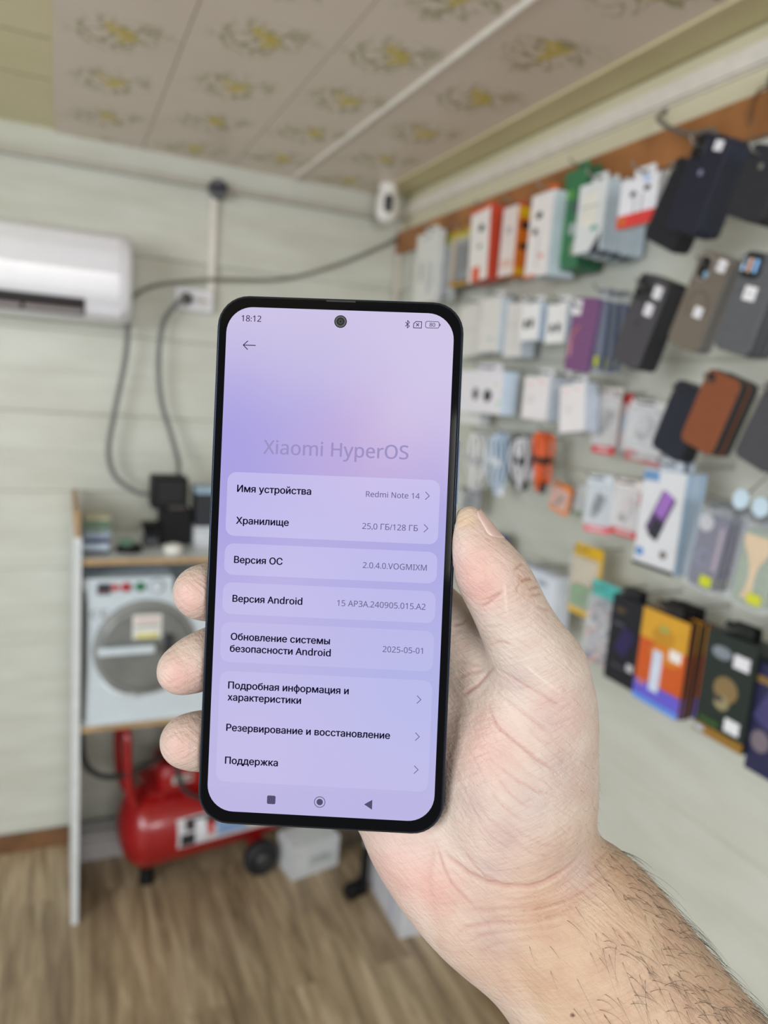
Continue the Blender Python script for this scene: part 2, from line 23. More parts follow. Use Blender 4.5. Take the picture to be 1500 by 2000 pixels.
CARTONS = [  # white boxes: cool daylight from behind is put into their bluish side colours
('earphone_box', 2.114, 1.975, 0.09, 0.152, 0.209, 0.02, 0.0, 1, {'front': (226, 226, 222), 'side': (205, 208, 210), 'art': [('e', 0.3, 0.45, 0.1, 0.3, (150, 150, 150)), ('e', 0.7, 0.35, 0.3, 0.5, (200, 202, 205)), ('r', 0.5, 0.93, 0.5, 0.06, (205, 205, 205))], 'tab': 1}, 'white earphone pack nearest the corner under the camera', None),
('earphone_box', 1.785, 1.996, 0.1, 0.096, 0.186, 0.05, 0.067, 1, {'front': (240, 236, 232), 'side': (206, 78, 54), 'art': [('e', 0.6, 0.72, 0.3, 0.1, (40, 42, 48)), ('e', 0.55, 0.47, 0.22, 0.07, (150, 150, 150)), ('r', 0.42, 0.1, 0.4, 0.2, (228, 96, 62)), ('r', 0.5, 0.985, 1, 0.05, (222, 84, 56))], 'tab': (214, 84, 58)}, 'white earphone box with red sides, left of the orange sided box', None),
('earphone_box', 1.65, 1.986, 0.095, 0.067, 0.165, 0.05, 0.0, 1, {'front': (235, 222, 218), 'side': (232, 120, 28), 'art': [('e', 0.5, 0.66, 0.4, 0.12, (190, 180, 186)), ('r', 0.5, 0.18, 0.8, 0.1, (226, 190, 176))], 'sideart': [('r', 0.5, 0.9, 0.8, 0.14, (240, 196, 30)), ('e', 0.5, 0.72, 0.6, 0.12, (52, 36, 40)), ('e', 0.5, 0.42, 0.6, 0.1, (70, 40, 36)), ('r', 0.5, 0.06, 0.8, 0.1, (236, 180, 30))], 'tab': (200, 90, 60)}, 'pale earphone box with bright orange and yellow side', None),
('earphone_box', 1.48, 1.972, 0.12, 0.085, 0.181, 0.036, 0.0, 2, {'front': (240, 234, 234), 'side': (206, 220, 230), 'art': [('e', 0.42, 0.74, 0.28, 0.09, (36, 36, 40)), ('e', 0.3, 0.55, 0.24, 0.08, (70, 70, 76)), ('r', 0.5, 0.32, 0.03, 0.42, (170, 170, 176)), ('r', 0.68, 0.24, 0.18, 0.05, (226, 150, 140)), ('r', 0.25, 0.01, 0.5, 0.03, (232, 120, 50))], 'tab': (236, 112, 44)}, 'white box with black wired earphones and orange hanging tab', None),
('earphone_pack', 1.414, 1.999, 0.085, 0.077, 0.209, 0.03, 0.0, 2, {'front': (58, 122, 82), 'side': (44, 96, 66), 'art': [('e', 0.35, 0.76, 0.3, 0.1, (96, 166, 66)), ('e', 0.72, 0.62, 0.4, 0.14, (70, 76, 82)), ('e', 0.6, 0.4, 0.3, 0.14, (176, 190, 190)), ('e', 0.75, 0.2, 0.3, 0.16, (150, 170, 140)), ('r', 0.2, 0.3, 0.2, 0.4, (80, 150, 96))], 'tab': (60, 126, 86)}, 'green earphone pack behind the white cartons of the top row', None),
('charger_box', 1.29, 1.976, 0.13, 0.086, 0.135, 0.026, 0.0, 4, {'front': (228, 232, 234), 'side': (186, 202, 216), 'art': [('r', 0.45, 0.62, 0.5, 0.5, (238, 236, 226)), ('r', 0.45, 0.66, 0.6, 0.02, (170, 176, 180)), ('e', 0.7, 0.33, 0.3, 0.07, (110, 180, 160)), ('t', 0.75, 0.1, 0.4, 0.3, (44, 58, 74))], 'tab': (226, 230, 232)}, 'white charger box with green logo mark, front of its stack', 'white charger boxes'),
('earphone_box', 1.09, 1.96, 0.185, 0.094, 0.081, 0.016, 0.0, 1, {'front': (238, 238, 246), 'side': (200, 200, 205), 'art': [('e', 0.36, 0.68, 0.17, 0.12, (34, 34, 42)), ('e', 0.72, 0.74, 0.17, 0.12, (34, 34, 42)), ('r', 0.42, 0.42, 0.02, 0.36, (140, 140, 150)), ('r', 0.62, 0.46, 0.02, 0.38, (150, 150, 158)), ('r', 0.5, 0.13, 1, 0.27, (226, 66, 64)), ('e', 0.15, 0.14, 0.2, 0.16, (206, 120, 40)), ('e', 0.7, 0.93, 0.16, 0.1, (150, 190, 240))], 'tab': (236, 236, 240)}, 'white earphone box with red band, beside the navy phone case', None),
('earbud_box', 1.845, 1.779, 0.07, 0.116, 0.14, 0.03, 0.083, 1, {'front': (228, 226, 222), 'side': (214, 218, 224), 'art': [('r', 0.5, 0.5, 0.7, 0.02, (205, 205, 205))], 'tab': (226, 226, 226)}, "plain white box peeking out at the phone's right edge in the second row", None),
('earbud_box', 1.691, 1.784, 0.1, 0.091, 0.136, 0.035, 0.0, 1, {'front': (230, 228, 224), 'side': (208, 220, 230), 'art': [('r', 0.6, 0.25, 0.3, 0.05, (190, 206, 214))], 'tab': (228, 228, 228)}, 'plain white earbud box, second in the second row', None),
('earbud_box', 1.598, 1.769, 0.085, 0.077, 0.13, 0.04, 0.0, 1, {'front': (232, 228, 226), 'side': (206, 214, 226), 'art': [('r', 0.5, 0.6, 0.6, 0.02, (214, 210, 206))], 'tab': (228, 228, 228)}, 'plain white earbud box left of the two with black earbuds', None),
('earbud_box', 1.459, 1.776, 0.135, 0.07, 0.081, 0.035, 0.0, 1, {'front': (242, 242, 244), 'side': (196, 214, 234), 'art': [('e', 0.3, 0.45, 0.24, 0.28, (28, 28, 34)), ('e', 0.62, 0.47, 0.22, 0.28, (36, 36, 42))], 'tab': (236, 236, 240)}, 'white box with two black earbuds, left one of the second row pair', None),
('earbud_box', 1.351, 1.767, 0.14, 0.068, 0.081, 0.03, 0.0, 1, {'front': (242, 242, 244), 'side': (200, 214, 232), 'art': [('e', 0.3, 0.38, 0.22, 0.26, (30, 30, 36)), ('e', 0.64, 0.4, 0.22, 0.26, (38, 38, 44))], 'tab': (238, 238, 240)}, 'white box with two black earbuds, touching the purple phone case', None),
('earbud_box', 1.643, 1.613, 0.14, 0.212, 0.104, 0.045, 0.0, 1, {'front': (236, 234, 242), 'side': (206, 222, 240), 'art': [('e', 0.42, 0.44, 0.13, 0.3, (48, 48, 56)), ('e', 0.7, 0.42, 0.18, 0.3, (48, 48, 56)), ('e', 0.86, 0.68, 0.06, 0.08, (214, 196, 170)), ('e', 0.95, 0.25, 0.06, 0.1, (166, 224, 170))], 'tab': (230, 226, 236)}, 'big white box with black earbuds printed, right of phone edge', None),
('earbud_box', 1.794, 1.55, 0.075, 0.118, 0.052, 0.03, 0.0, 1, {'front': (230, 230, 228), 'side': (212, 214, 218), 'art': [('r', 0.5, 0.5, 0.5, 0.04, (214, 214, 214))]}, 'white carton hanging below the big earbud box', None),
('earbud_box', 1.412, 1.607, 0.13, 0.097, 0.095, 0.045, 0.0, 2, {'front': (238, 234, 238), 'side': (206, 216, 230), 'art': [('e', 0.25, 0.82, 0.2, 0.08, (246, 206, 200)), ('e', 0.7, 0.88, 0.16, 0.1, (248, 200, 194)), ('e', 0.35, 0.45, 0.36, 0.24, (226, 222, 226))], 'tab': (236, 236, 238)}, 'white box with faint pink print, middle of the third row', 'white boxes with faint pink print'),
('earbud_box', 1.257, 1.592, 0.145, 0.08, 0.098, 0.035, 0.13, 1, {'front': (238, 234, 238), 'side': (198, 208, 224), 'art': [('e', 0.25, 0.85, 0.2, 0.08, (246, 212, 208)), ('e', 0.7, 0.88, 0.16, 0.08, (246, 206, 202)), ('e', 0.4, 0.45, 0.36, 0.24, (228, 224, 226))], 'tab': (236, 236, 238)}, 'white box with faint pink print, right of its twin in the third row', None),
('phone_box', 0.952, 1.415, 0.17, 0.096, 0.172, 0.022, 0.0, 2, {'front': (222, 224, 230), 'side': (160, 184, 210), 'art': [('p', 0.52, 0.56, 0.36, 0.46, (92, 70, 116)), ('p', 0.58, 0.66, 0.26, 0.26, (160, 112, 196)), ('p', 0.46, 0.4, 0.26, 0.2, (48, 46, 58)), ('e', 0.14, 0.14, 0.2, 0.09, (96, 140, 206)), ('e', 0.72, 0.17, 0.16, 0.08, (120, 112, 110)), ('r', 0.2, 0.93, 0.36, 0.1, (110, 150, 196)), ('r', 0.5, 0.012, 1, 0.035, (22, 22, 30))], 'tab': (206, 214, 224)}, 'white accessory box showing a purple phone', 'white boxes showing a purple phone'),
('notebook_pack', 1.344, 1.158, 0.13, 0.174, 0.142, 0.02, 0.0, 2, {'front': (214, 220, 232), 'side': (196, 204, 216), 'art': [('r', 0.7, 0.82, 0.2, 0.08, (150, 160, 176)), ('r', 0.5, 0.97, 1, 0.04, (190, 196, 210))]}, 'white bagged pack right behind the raised thumb', 'white bagged packs behind the thumb'),
('glass_pack', 1.028, 1.167, 0.14, 0.082, 0.167, 0.012, 0.0, 2, {'front': (26, 27, 36), 'side': (14, 14, 18), 'art': [('e', 0.3, 0.84, 0.36, 0.07, (84, 68, 50)), ('p', 0.55, 0.5, 0.4, 0.32, (44, 36, 84)), ('e', 0.3, 0.68, 0.4, 0.04, (78, 80, 92)), ('r', 0.45, 0.2, 0.5, 0.03, (70, 70, 80)), ('r', 0.82, 0.24, 0.2, 0.08, (206, 206, 214))], 'tab': (22, 22, 26)}, 'black screen protector pack with dim violet picture, left of the orange ones', 'black screen protector packs'),
('glass_pack', 0.913, 1.173, 0.16, 0.107, 0.168, 0.009, 0.0, 6, {'front': (206, 92, 34), 'side': (30, 24, 18), 'art': [('r', 0.5, 0.84, 1, 0.32, (214, 160, 48)), ('e', 0.5, 0.76, 0.5, 0.22, (196, 140, 40)), ('e', 0.5, 0.84, 0.24, 0.08, (168, 166, 84)), ('e', 0.6, 0.58, 0.7, 0.2, (214, 128, 36)), ('r', 0.5, 0.11, 1, 0.22, (104, 96, 210)), ('r', 0.5, 0.03, 1, 0.06, (96, 150, 230)), ('r', 0.44, 0.38, 0.2, 0.44, (208, 218, 238)), ('r', 0.8, 0.62, 0.24, 0.11, (242, 236, 232)), ('e', 0.16, 0.2, 0.22, 0.06, (190, 120, 140))], 'tab': (30, 28, 30)}, 'orange and yellow screen protector pack with violet bottom, front of its stack', 'orange and yellow screen protector packs'),
('glass_pack', 0.769, 1.183, 0.17, 0.093, 0.171, 0.02, 0.0, 2, {'front': (34, 44, 40), 'side': (16, 26, 22), 'art': [('e', 0.52, 0.5, 0.48, 0.24, (136, 114, 76)), ('e', 0.48, 0.37, 0.3, 0.14, (150, 140, 104)), ('e', 0.4, 0.4, 0.2, 0.06, (60, 56, 60)), ('e', 0.35, 0.82, 0.4, 0.12, (130, 140, 150)), ('r', 0.75, 0.8, 0.3, 0.12, (232, 232, 240)), ('r', 0.75, 0.2, 0.28, 0.12, (232, 234, 240)), ('r', 0.5, 0.05, 1, 0.09, (150, 112, 44)), ('e', 0.12, 0.05, 0.24, 0.06, (180, 190, 200)), ('r', 0.3, 0.15, 0.4, 0.05, (56, 88, 44))], 'tab': (22, 28, 26)}, 'dark green screen protector pack with tan picture and two white price labels', 'dark green screen protector packs'),
('glass_pack', 0.69, 1.162, 0.16, 0.065, 0.168, 0.02, 0.0, 1, {'front': (42, 42, 78), 'side': (20, 20, 36), 'art': [('e', 0.3, 0.3, 0.5, 0.2, (120, 110, 120)), ('p', 0.4, 0.6, 0.5, 0.3, (70, 66, 116)), ('r', 0.5, 0.85, 1, 0.06, (140, 110, 60))], 'tab': (30, 30, 40)}, "navy screen protector pack cut by the photo's right edge", None)]
CASES = [
('phone_case', 0.983, 1.933, 0.2, 0.081, 0.131, 0.011, -0.455, 3, {'col': (34, 35, 42), 'rim': (16, 16, 20), 'cam': 'none'}, 'black phone case tucked left of the navy case', 'black phone cases in the top row'),
('phone_case', 0.916, 1.945, 0.225, 0.072, 0.14, 0.012, -0.336, 4, {'col': (33, 35, 50), 'rim': (22, 28, 52), 'cam': 'corner', 'ring': (24, 26, 46), 'tags': [(0.74, 0.9, 0.22, 0.1)], 'logo': (0.5, 0.62, (130, 136, 160))}, 'navy phone case with round pale logo, front of its stack', 'blue phone cases in the top row'),
('phone_case', 0.795, 1.92, 0.235, 0.069, 0.096, 0.012, -0.348, 3, {'col': (42, 43, 49), 'rim': (18, 18, 24), 'cam': 'none', 'logo': (0.45, 0.72, (120, 116, 110))}, "charcoal phone case at the photo's right edge, top row", 'charcoal phone cases in the top row'),
('phone_case', 1.237, 1.738, 0.16, 0.075, 0.145, 0.014, -0.1, 1, {'col': (126, 84, 128), 'rim': (110, 84, 130), 'cam': 'none', 'tags': [(0.15, 0.86, 0.4, 0.2)], 'stripe': (190, 120, 130)}, 'shiny purple phone case with white paper at its corner', None),
('phone_case', 1.041, 1.75, 0.19, 0.078, 0.155, 0.013, -0.347, 3, {'col': (76, 74, 80), 'rim': (20, 22, 28), 'cam': 'triple', 'ring': (44, 44, 50), 'tags': [(0.74, 0.86, 0.24, 0.13), (0.66, 0.66, 0.24, 0.13)], 'logo': (0.45, 0.48, (50, 50, 56))}, 'grey phone case with two white price stickers, second row', 'dark grey phone cases in the second row'),
('phone_case', 0.893, 1.771, 0.21, 0.069, 0.145, 0.014, -0.347, 2, {'col': (118, 108, 98), 'rim': (128, 126, 124), 'cam': 'pill', 'ring': (140, 134, 128), 'tags': [(0.76, 0.9, 0.24, 0.12), (0.62, 0.4, 0.24, 0.11)], 'mag': (100, 92, 84), 'weave': 1}, 'taupe woven phone case with pill shaped camera opening', 'taupe woven phone cases'),
('phone_case', 0.789, 1.759, 0.225, 0.067, 0.138, 0.014, -0.251, 3, {'col': (92, 94, 98), 'rim': (52, 56, 62), 'cam': 'lens3', 'ring': (60, 66, 76), 'tags': [(0.5, 0.6, 0.3, 0.14)]}, 'grey phone case with three coloured lens rings, right edge of second row', 'grey phone cases with lens rings'),
('phone_case', 0.931, 1.586, 0.18, 0.073, 0.122, 0.016, -0.335, 2, {'col': (40, 43, 56), 'rim': (12, 14, 22), 'cam': 'none'}, 'dark navy phone case behind the brown leather one', 'dark navy phone cases in the third row'),
('phone_case', 0.836, 1.604, 0.215, 0.069, 0.118, 0.018, -0.323, 2, {'col': (134, 76, 48), 'rim': (26, 28, 36), 'cam': 'slot', 'ring': (40, 28, 24)}, 'brown leather phone case', 'brown leather phone cases'),
('phone_case', 0.726, 1.592, 0.22, 0.065, 0.12, 0.016, -0.365, 2, {'col': (74, 74, 80), 'rim': (36, 36, 42), 'cam': 'none', 'logo': (0.55, 0.6, (206, 140, 90))}, 'grey phone case with orange dot at the right edge, third row', 'grey phone cases with orange dot')]
BLISTERS = [
('adapter_pack', 2.036, 1.97, 0.07, 0.087, 0.199, 0.02, 0.068, 1, {'head': (196, 190, 50), 'card': (176, 178, 176), 'gad': (140, 144, 146)}, 'grey adapter bag with yellow header in the corner', None),
('adapter_pack', 1.92, 1.987, 0.085, 0.118, 0.162, 0.02, 0.0, 1, {'head': (206, 196, 60), 'card': (60, 58, 54), 'gad': (60, 60, 64), 'frame': (196, 150, 60)}, 'yellow and black gadget pack left of the red sided box', None),
('flash_drive_pack', 1.202, 1.572, 0.11, 0.069, 0.134, 0.015, 0.0, 1, {'card': (220, 212, 210), 'gad': (150, 140, 140), 'foot': (206, 46, 56)}, 'slim card pack with red foot, third row', None),
('flash_drive_pack', 1.167, 1.572, 0.09, 0.042, 0.113, 0.012, 0.097, 1, {'card': (190, 50, 46), 'gad': (110, 140, 180), 'foot': (190, 206, 214)}, 'narrow red card pack behind the white blister', None),
('flash_drive_pack', 1.052, 1.57, 0.15, 0.096, 0.094, 0.018, -0.081, 1, {'card': (222, 220, 224), 'gad': (206, 204, 210), 'foot': None, 'hole': 1}, 'white blister card left of the dark navy case', None),
('memory_card_pack', 1.08, 1.517, 0.1, 0.122, 0.037, 0.01, -0.075, 1, {'card': (206, 206, 206), 'gad': (210, 206, 206), 'foot': (204, 50, 60), 'footh': 0.55}, 'wide card with red foot showing below the white blister', None),
('flash_drive_pack', 1.159, 1.408, 0.14, 0.078, 0.116, 0.014, 0.073, 1, {'card': (222, 230, 240), 'gad': (84, 92, 112), 'foot': (232, 120, 134), 'hole': 1}, 'pale blue blister card with dark flash drive', None),
('flash_drive_pack', 1.071, 1.415, 0.145, 0.083, 0.108, 0.014, 0.0, 1, {'card': (240, 232, 232), 'gad': (226, 214, 214), 'foot': (214, 50, 58), 'hole': 1, 'dot': (220, 90, 96)}, 'white pink blister card with red foot beside the purple phone box', None),
('adapter_card', 1.324, 1.393, 0.1, 0.068, 0.066, 0.006, -0.165, 1, {'card': (234, 132, 38), 'gad': (90, 60, 44)}, 'orange hanging card with dark cable end', None),
('adapter_card', 1.291, 1.396, 0.08, 0.038, 0.066, 0.006, 0.0, 1, {'card': (206, 214, 214), 'gad': (180, 190, 196), 'foot': (52, 128, 72)}, 'white card with green foot beside the orange card', None),
('watch_strap_pack', 1.202, 1.236, 0.115, 0.092, 0.151, 0.016, 0.0, 1, {'card': (222, 178, 34), 'gad': (206, 190, 160), 'gad2': (84, 140, 54)}, 'yellow frame pack with green and beige picture', None),
('pop_socket_pack', 1.121, 1.169, 0.13, 0.079, 0.17, 0.02, 0.0, 1, {'head': (84, 190, 184), 'card': (168, 164, 176), 'gad': (206, 190, 196), 'speck': 1}, 'see-through bag of pale trinkets with turquoise header', None),
('earphone_pack', 1.743, 1.317, 0.09, 0.101, 0.067, 0.02, 0.0, 1, {'card': (120, 118, 124), 'gad': (80, 80, 90)}, 'small grey bag between the phone edge and the thumb tip', None),
('holder_pack', 1.608, 1.209, 0.08, 0.107, 0.088, 0.02, 0.0, 1, {'card': (70, 76, 110), 'gad': (170, 70, 80)}, 'blue and red round pack peeking beside the thumb nail', None)]
BAGS = [
('bagged_case', 1.2, 1.745, 0.15, 0.035, 0.162, 0.02, 0.0, 3, {'col': (70, 84, 120), 'tag': (196, 204, 50)}, 'clear bagged case with lime tag, right of the purple case', 'clear bagged cases beside the purple case'),
('bagged_case', 0.827, 1.395, 0.19, 0.064, 0.14, 0.016, -0.108, 3, {'col': (84, 74, 112), 'disc': (206, 204, 212), 'tag': (206, 214, 46), 'lens': 1}, 'clear bagged purple case with white disc and lime tag', 'clear bagged purple cases'),
('bagged_case', 0.732, 1.393, 0.2, 0.069, 0.134, 0.016, -0.086, 2, {'col': (150, 166, 142), 'glass': (240, 206, 160), 'tag': (210, 214, 60)}, 'clear bagged green case with beige hourglass shape', 'clear bagged green cases')]

# ------------------------------------------------------------------ camera, world, lights, exposure
W = 1.115      # right wall plane x
D = 2.5045     # back wall plane y
CEIL = 2.262
cam_d = bpy.data.cameras.new('camera'); cam = bpy.data.objects.new('camera', cam_d); COL.objects.link(cam)
cam.matrix_world = Matrix.Translation((0, 0, 1.60)) @ Matrix(CAM_ROT).to_4x4()
cam_d.sensor_fit = 'VERTICAL'; cam_d.sensor_height = 36.0; cam_d.lens = 36.0 * 1440 / 2000
cam_d.clip_start = .01; cam_d.clip_end = 50
cam_d.dof.use_dof = True; cam_d.dof.focus_distance = FOCUS; cam_d.dof.aperture_fstop = 8.8
S.camera = cam
world = bpy.data.worlds.new('daylight'); S.world = world; world.use_nodes = True
bg = world.node_tree.nodes['Background']; bg.inputs[0].default_value = (.90, .95, 1.0, 1); bg.inputs[1].default_value = .48
def area(name, loc, target, sx, sy, power, color):
    l = bpy.data.lights.new(name, 'AREA'); l.shape = 'RECTANGLE'; l.size = sx; l.size_y = sy; l.energy = power; l.color = color
    o = bpy.data.objects.new(name, l); COL.objects.link(o); o.location = loc
    o.rotation_euler = (Vector(target) - Vector(loc)).to_track_quat('-Z', 'Y').to_euler(); return o
area('shop_window_light', (-2.5, -.7, 1.9), (.5, 1.4, 1.2), 1.7, 1.4, 82, (.93, .97, 1))
area('doorway_light', (-.1, -2.0, 2.0), (.4, 2.0, 1.3), 1.3, .55, 38, (1, .98, .95))
S.view_settings.view_transform = 'Standard'; S.view_settings.look = 'None'
S.view_settings.exposure = 0.0; S.view_settings.gamma = 1.0; S.view_settings.use_curve_mapping = False
S.display_settings.display_device = 'sRGB'
S.cycles.max_bounces = 8; S.cycles.transparent_max_bounces = 16
S.cycles.caustics_reflective = False; S.cycles.caustics_refractive = False
S.cycles.use_denoising = True

# ------------------------------------------------------------------ helpers
def lin(c):
    f = lambda x: x / 12.92 if x <= .04045 else ((x + .055) / 1.055) ** 2.4
    return tuple(f(v / 255) for v in c[:3]) + (1,)
MATS = {}
def mat(col, rough=.5, metal=0.0, spec=.5, var=.06, scale=30, bump=0.0, coat=0.0):
    key = (tuple(col), rough, metal, spec, var, scale, bump, coat)
    if key in MATS: return MATS[key]
    m = bpy.data.materials.new('m'); m.use_nodes = True; n = m.node_tree.nodes; L = m.node_tree.links
    b = n['Principled BSDF']; b.inputs['Roughness'].default_value = rough; b.inputs['Metallic'].default_value = metal
    b.inputs['Specular IOR Level'].default_value = spec; b.inputs['Coat Weight'].default_value = coat
    tc = n.new('ShaderNodeTexCoord'); no = n.new('ShaderNodeTexNoise'); no.inputs['Scale'].default_value = scale
    L.new(tc.outputs['Object'], no.inputs['Vector'])
    r = n.new('ShaderNodeValToRGB'); c = lin(col)
    r.color_ramp.elements[0].position = .3; r.color_ramp.elements[1].position = .7
    r.color_ramp.elements[0].color = tuple(v * (1 - var) for v in c[:3]) + (1,)
    r.color_ramp.elements[1].color = tuple(min(1, v * (1 + var)) for v in c[:3]) + (1,)
    L.new(no.outputs['Fac'], r.inputs['Fac']); L.new(r.outputs['Color'], b.inputs['Base Color'])
    if bump:
        bp = n.new('ShaderNodeBump'); bp.inputs['Strength'].default_value = bump; bp.inputs['Distance'].default_value = .002
        L.new(no.outputs['Fac'], bp.inputs['Height']); L.new(bp.outputs['Normal'], b.inputs['Normal'])
    MATS[key] = m; return m
def clear_mat(tint=(235, 240, 245), fac=.72):
    key = ('clear', tint, fac)
    if key in MATS: return MATS[key]
    m = bpy.data.materials.new('clear_plastic'); m.use_nodes = True; n = m.node_tree.nodes; L = m.node_tree.links
    b = n['Principled BSDF']; b.inputs['Base Color'].default_value = lin(tint); b.inputs['Roughness'].default_value = .12
    t = n.new('ShaderNodeBsdfTransparent'); x = n.new('ShaderNodeMixShader')
    no = n.new('ShaderNodeTexNoise'); no.inputs['Scale'].default_value = 40; mr = n.new('ShaderNodeMapRange')
    mr.inputs['To Min'].default_value = fac - .12; mr.inputs['To Max'].default_value = fac + .12
    L.new(no.outputs['Fac'], mr.inputs['Value']); L.new(mr.outputs['Result'], x.inputs['Fac'])
    L.new(b.outputs[0], x.inputs[1]); L.new(t.outputs[0], x.inputs[2]); L.new(x.outputs[0], n['Material Output'].inputs['Surface'])
    MATS[key] = m; return m
def emit_mat(col, strength=1.0, gloss=.0):
    key = ('emit', tuple(col), strength)
    if key in MATS: return MATS[key]
    m = bpy.data.materials.new('lit'); m.use_nodes = True; b = m.node_tree.nodes['Principled BSDF']
    b.inputs['Base Color'].default_value = (0, 0, 0, 1); b.inputs['Roughness'].default_value = .1; b.inputs['Specular IOR Level'].default_value = gloss
    b.inputs['Emission Color'].default_value = lin(col); b.inputs['Emission Strength'].default_value = strength
    MATS[key] = m; return m

class MB:
    """collects shapes, links them as one mesh object"""
    def __init__(s): s.v = []; s.f = []; s.mi = []; s.sm = []; s.mats = []
    def slot(s, m):
        if m not in s.mats: s.mats.append(m)
        return s.mats.index(m)
    def add(s, vs, fs, m, smooth=False):
        o = len(s.v); k = s.slot(m); s.v += [tuple(v) for v in vs]
        for f in fs: s.f.append(tuple(i + o for i in f)); s.mi.append(k); s.sm.append(smooth)
    def box(s, c, d, m, rot=None):
        x, y, z = (v / 2 for v in d)
        vs = [Vector((a * x, b * y, e * z)) for a in (-1, 1) for b in (-1, 1) for e in (-1, 1)]
        if rot: vs = [Euler(rot).to_matrix() @ v for v in vs]
        vs = [v + Vector(c) for v in vs]
        s.add(vs, [(0, 1, 3, 2), (4, 6, 7, 5), (0, 4, 5, 1), (2, 3, 7, 6), (0, 2, 6, 4), (1, 5, 7, 3)], m)
    def loft(s, rings, m, smooth=True, cap0=True, cap1=True, close=False):
        n = len(rings[0]); vs = [v for r in rings for v in r]; fs = []
        R = len(rings); last = R if close else R - 1
        for i in range(last):
            a = i * n; b = ((i + 1) % R) * n
            for j in range(n): fs.append((a + j, a + (j + 1) % n, b + (j + 1) % n, b + j))
        s.add(vs, fs, m, smooth)
        if cap0 and not close: s.add(rings[0], [tuple(reversed(range(n)))], m)
        if cap1 and not close: s.add(rings[-1], [tuple(range(n))], m)
    def rslab(s, cx, cz, w, h, r, y0, y1, m, bev=0.0, n=5, smooth=True):
        """rounded rectangle in xz, extruded along y from y0 (front) to y1"""
        def ring(y, ins): return [(x, y, z) for x, z in rrect(cx, cz, w - 2 * ins, h - 2 * ins, max(r - ins, 1e-5), n)]
        if bev: s.loft([ring(y0, bev), ring(y0 + bev * .35, bev * .35), ring(y0 + bev, 0), ring(y1, 0)], m, smooth)
        else: s.loft([ring(y0, 0), ring(y1, 0)], m, False)
    def tube(s, pts, r, m, n=8, caps=True, closed=False):
        pts = [Vector(p) for p in pts]; rings = []; up = None; N = len(pts)
        for i, p in enumerate(pts):
            a = pts[(i - 1) % N] if closed or i else p; b = pts[(i + 1) % N] if closed or i < N - 1 else p
            t = (b - a).normalized()
            if up is None: up = t.orthogonal().normalized()
            up = (up - t * up.dot(t)).normalized(); sd = t.cross(up)
            rr = r[i] if isinstance(r, (list, tuple)) else r
            rings.append([p + (up * math.cos(2 * math.pi * k / n) + sd * math.sin(2 * math.pi * k / n)) * rr for k in range(n)])
        s.loft(rings, m, True, caps, caps, closed)
    def lathe(s, c, axis, prof, m, n=28, smooth=True):
        """prof: list of (distance along axis, radius)"""
        ax = Vector(axis).normalized(); u = ax.orthogonal().normalized(); w = ax.cross(u); c = Vector(c)
        s.loft([[c + ax * a + (u * math.cos(2 * math.pi * k / n) + w * math.sin(2 * math.pi * k / n)) * max(r, 1e-5) for k in range(n)] for a, r in prof], m, smooth)
    def disc(s, cx, cz, rx, rz, y0, y1, m, n=20):
        s.loft([[(cx + rx * math.cos(2 * math.pi * k / n), y, cz + rz * math.sin(2 * math.pi * k / n)) for k in range(n)] for y in (y0, y1)], m, False)
    def ring(s, cx, cz, w, h, r, t, y0, y1, m, n=6):
        """rounded frame (no middle)"""
        a = rrect(cx, cz, w, h, r, n); b = rrect(cx, cz, w - 2 * t, h - 2 * t, max(r - t, 1e-4), n); k = len(a)
        vs = [(x, y0, z) for x, z in a] + [(x, y0, z) for x, z in b] + [(x, y1, z) for x, z in b] + [(x, y1, z) for x, z in a]
        fs = []
        for q in range(4):
            for j in range(k): fs.append((q * k + j, q * k + (j + 1) % k, ((q + 1) % 4) * k + (j + 1) % k, ((q + 1) % 4) * k + j))
        s.add(vs, fs, m)
    def build(s, name, parent=None, loc=None):
        me = bpy.data.meshes.new(name); me.from_pydata(s.v, [], s.f)
        for m in s.mats: me.materials.append(m)
        me.polygons.foreach_set('material_index', s.mi); me.polygons.foreach_set('use_smooth', s.sm)
        bm = bmesh.new(); bm.from_mesh(me); bmesh.ops.recalc_face_normals(bm, faces=bm.faces); bm.to_mesh(me); bm.free()
        me.update()
        o = bpy.data.objects.new(name, me); COL.objects.link(o)
        if parent: o.parent = parent
        if loc is not None: o.location = loc
        return o
def rrect(cx, cz, w, h, r, n=5):
    r = min(r, w / 2 - 1e-6, h / 2 - 1e-6); out = []
    for qx, qz, a0 in ((1, 1, 0), (-1, 1, 90), (-1, -1, 180), (1, -1, 270)):
        for k in range(n + 1):
            a = math.radians(a0 + 90 * k / n)
            out.append((cx + qx * (w / 2 - r) + r * math.cos(a), cz + qz * (h / 2 - r) + r * math.sin(a)))
    return out
def thing(name, label, cat, loc=(0, 0, 0), rot=(0, 0, 0), group=None):
    o = bpy.data.objects.new(name, None); o.empty_display_size = .03; COL.objects.link(o); o.location = loc; o.rotation_euler = rot
    return tag(o, label, cat, group)
def tag(o, label, cat, group=None):
    o['label'] = label; o['category'] = cat
    if group: o['group'] = group
    return o
def struct(o): o['kind'] = 'structure'; return o
def dup(root, loc, label, group):
    r = root.copy(); COL.objects.link(r); r.location = loc; r['label'] = label
    if group: r['group'] = group
    for c in list(root.children):
        d = c.copy(); COL.objects.link(d); d.parent = r
        for g in list(c.children):
            e = g.copy(); COL.objects.link(e); e.parent = d
    return r
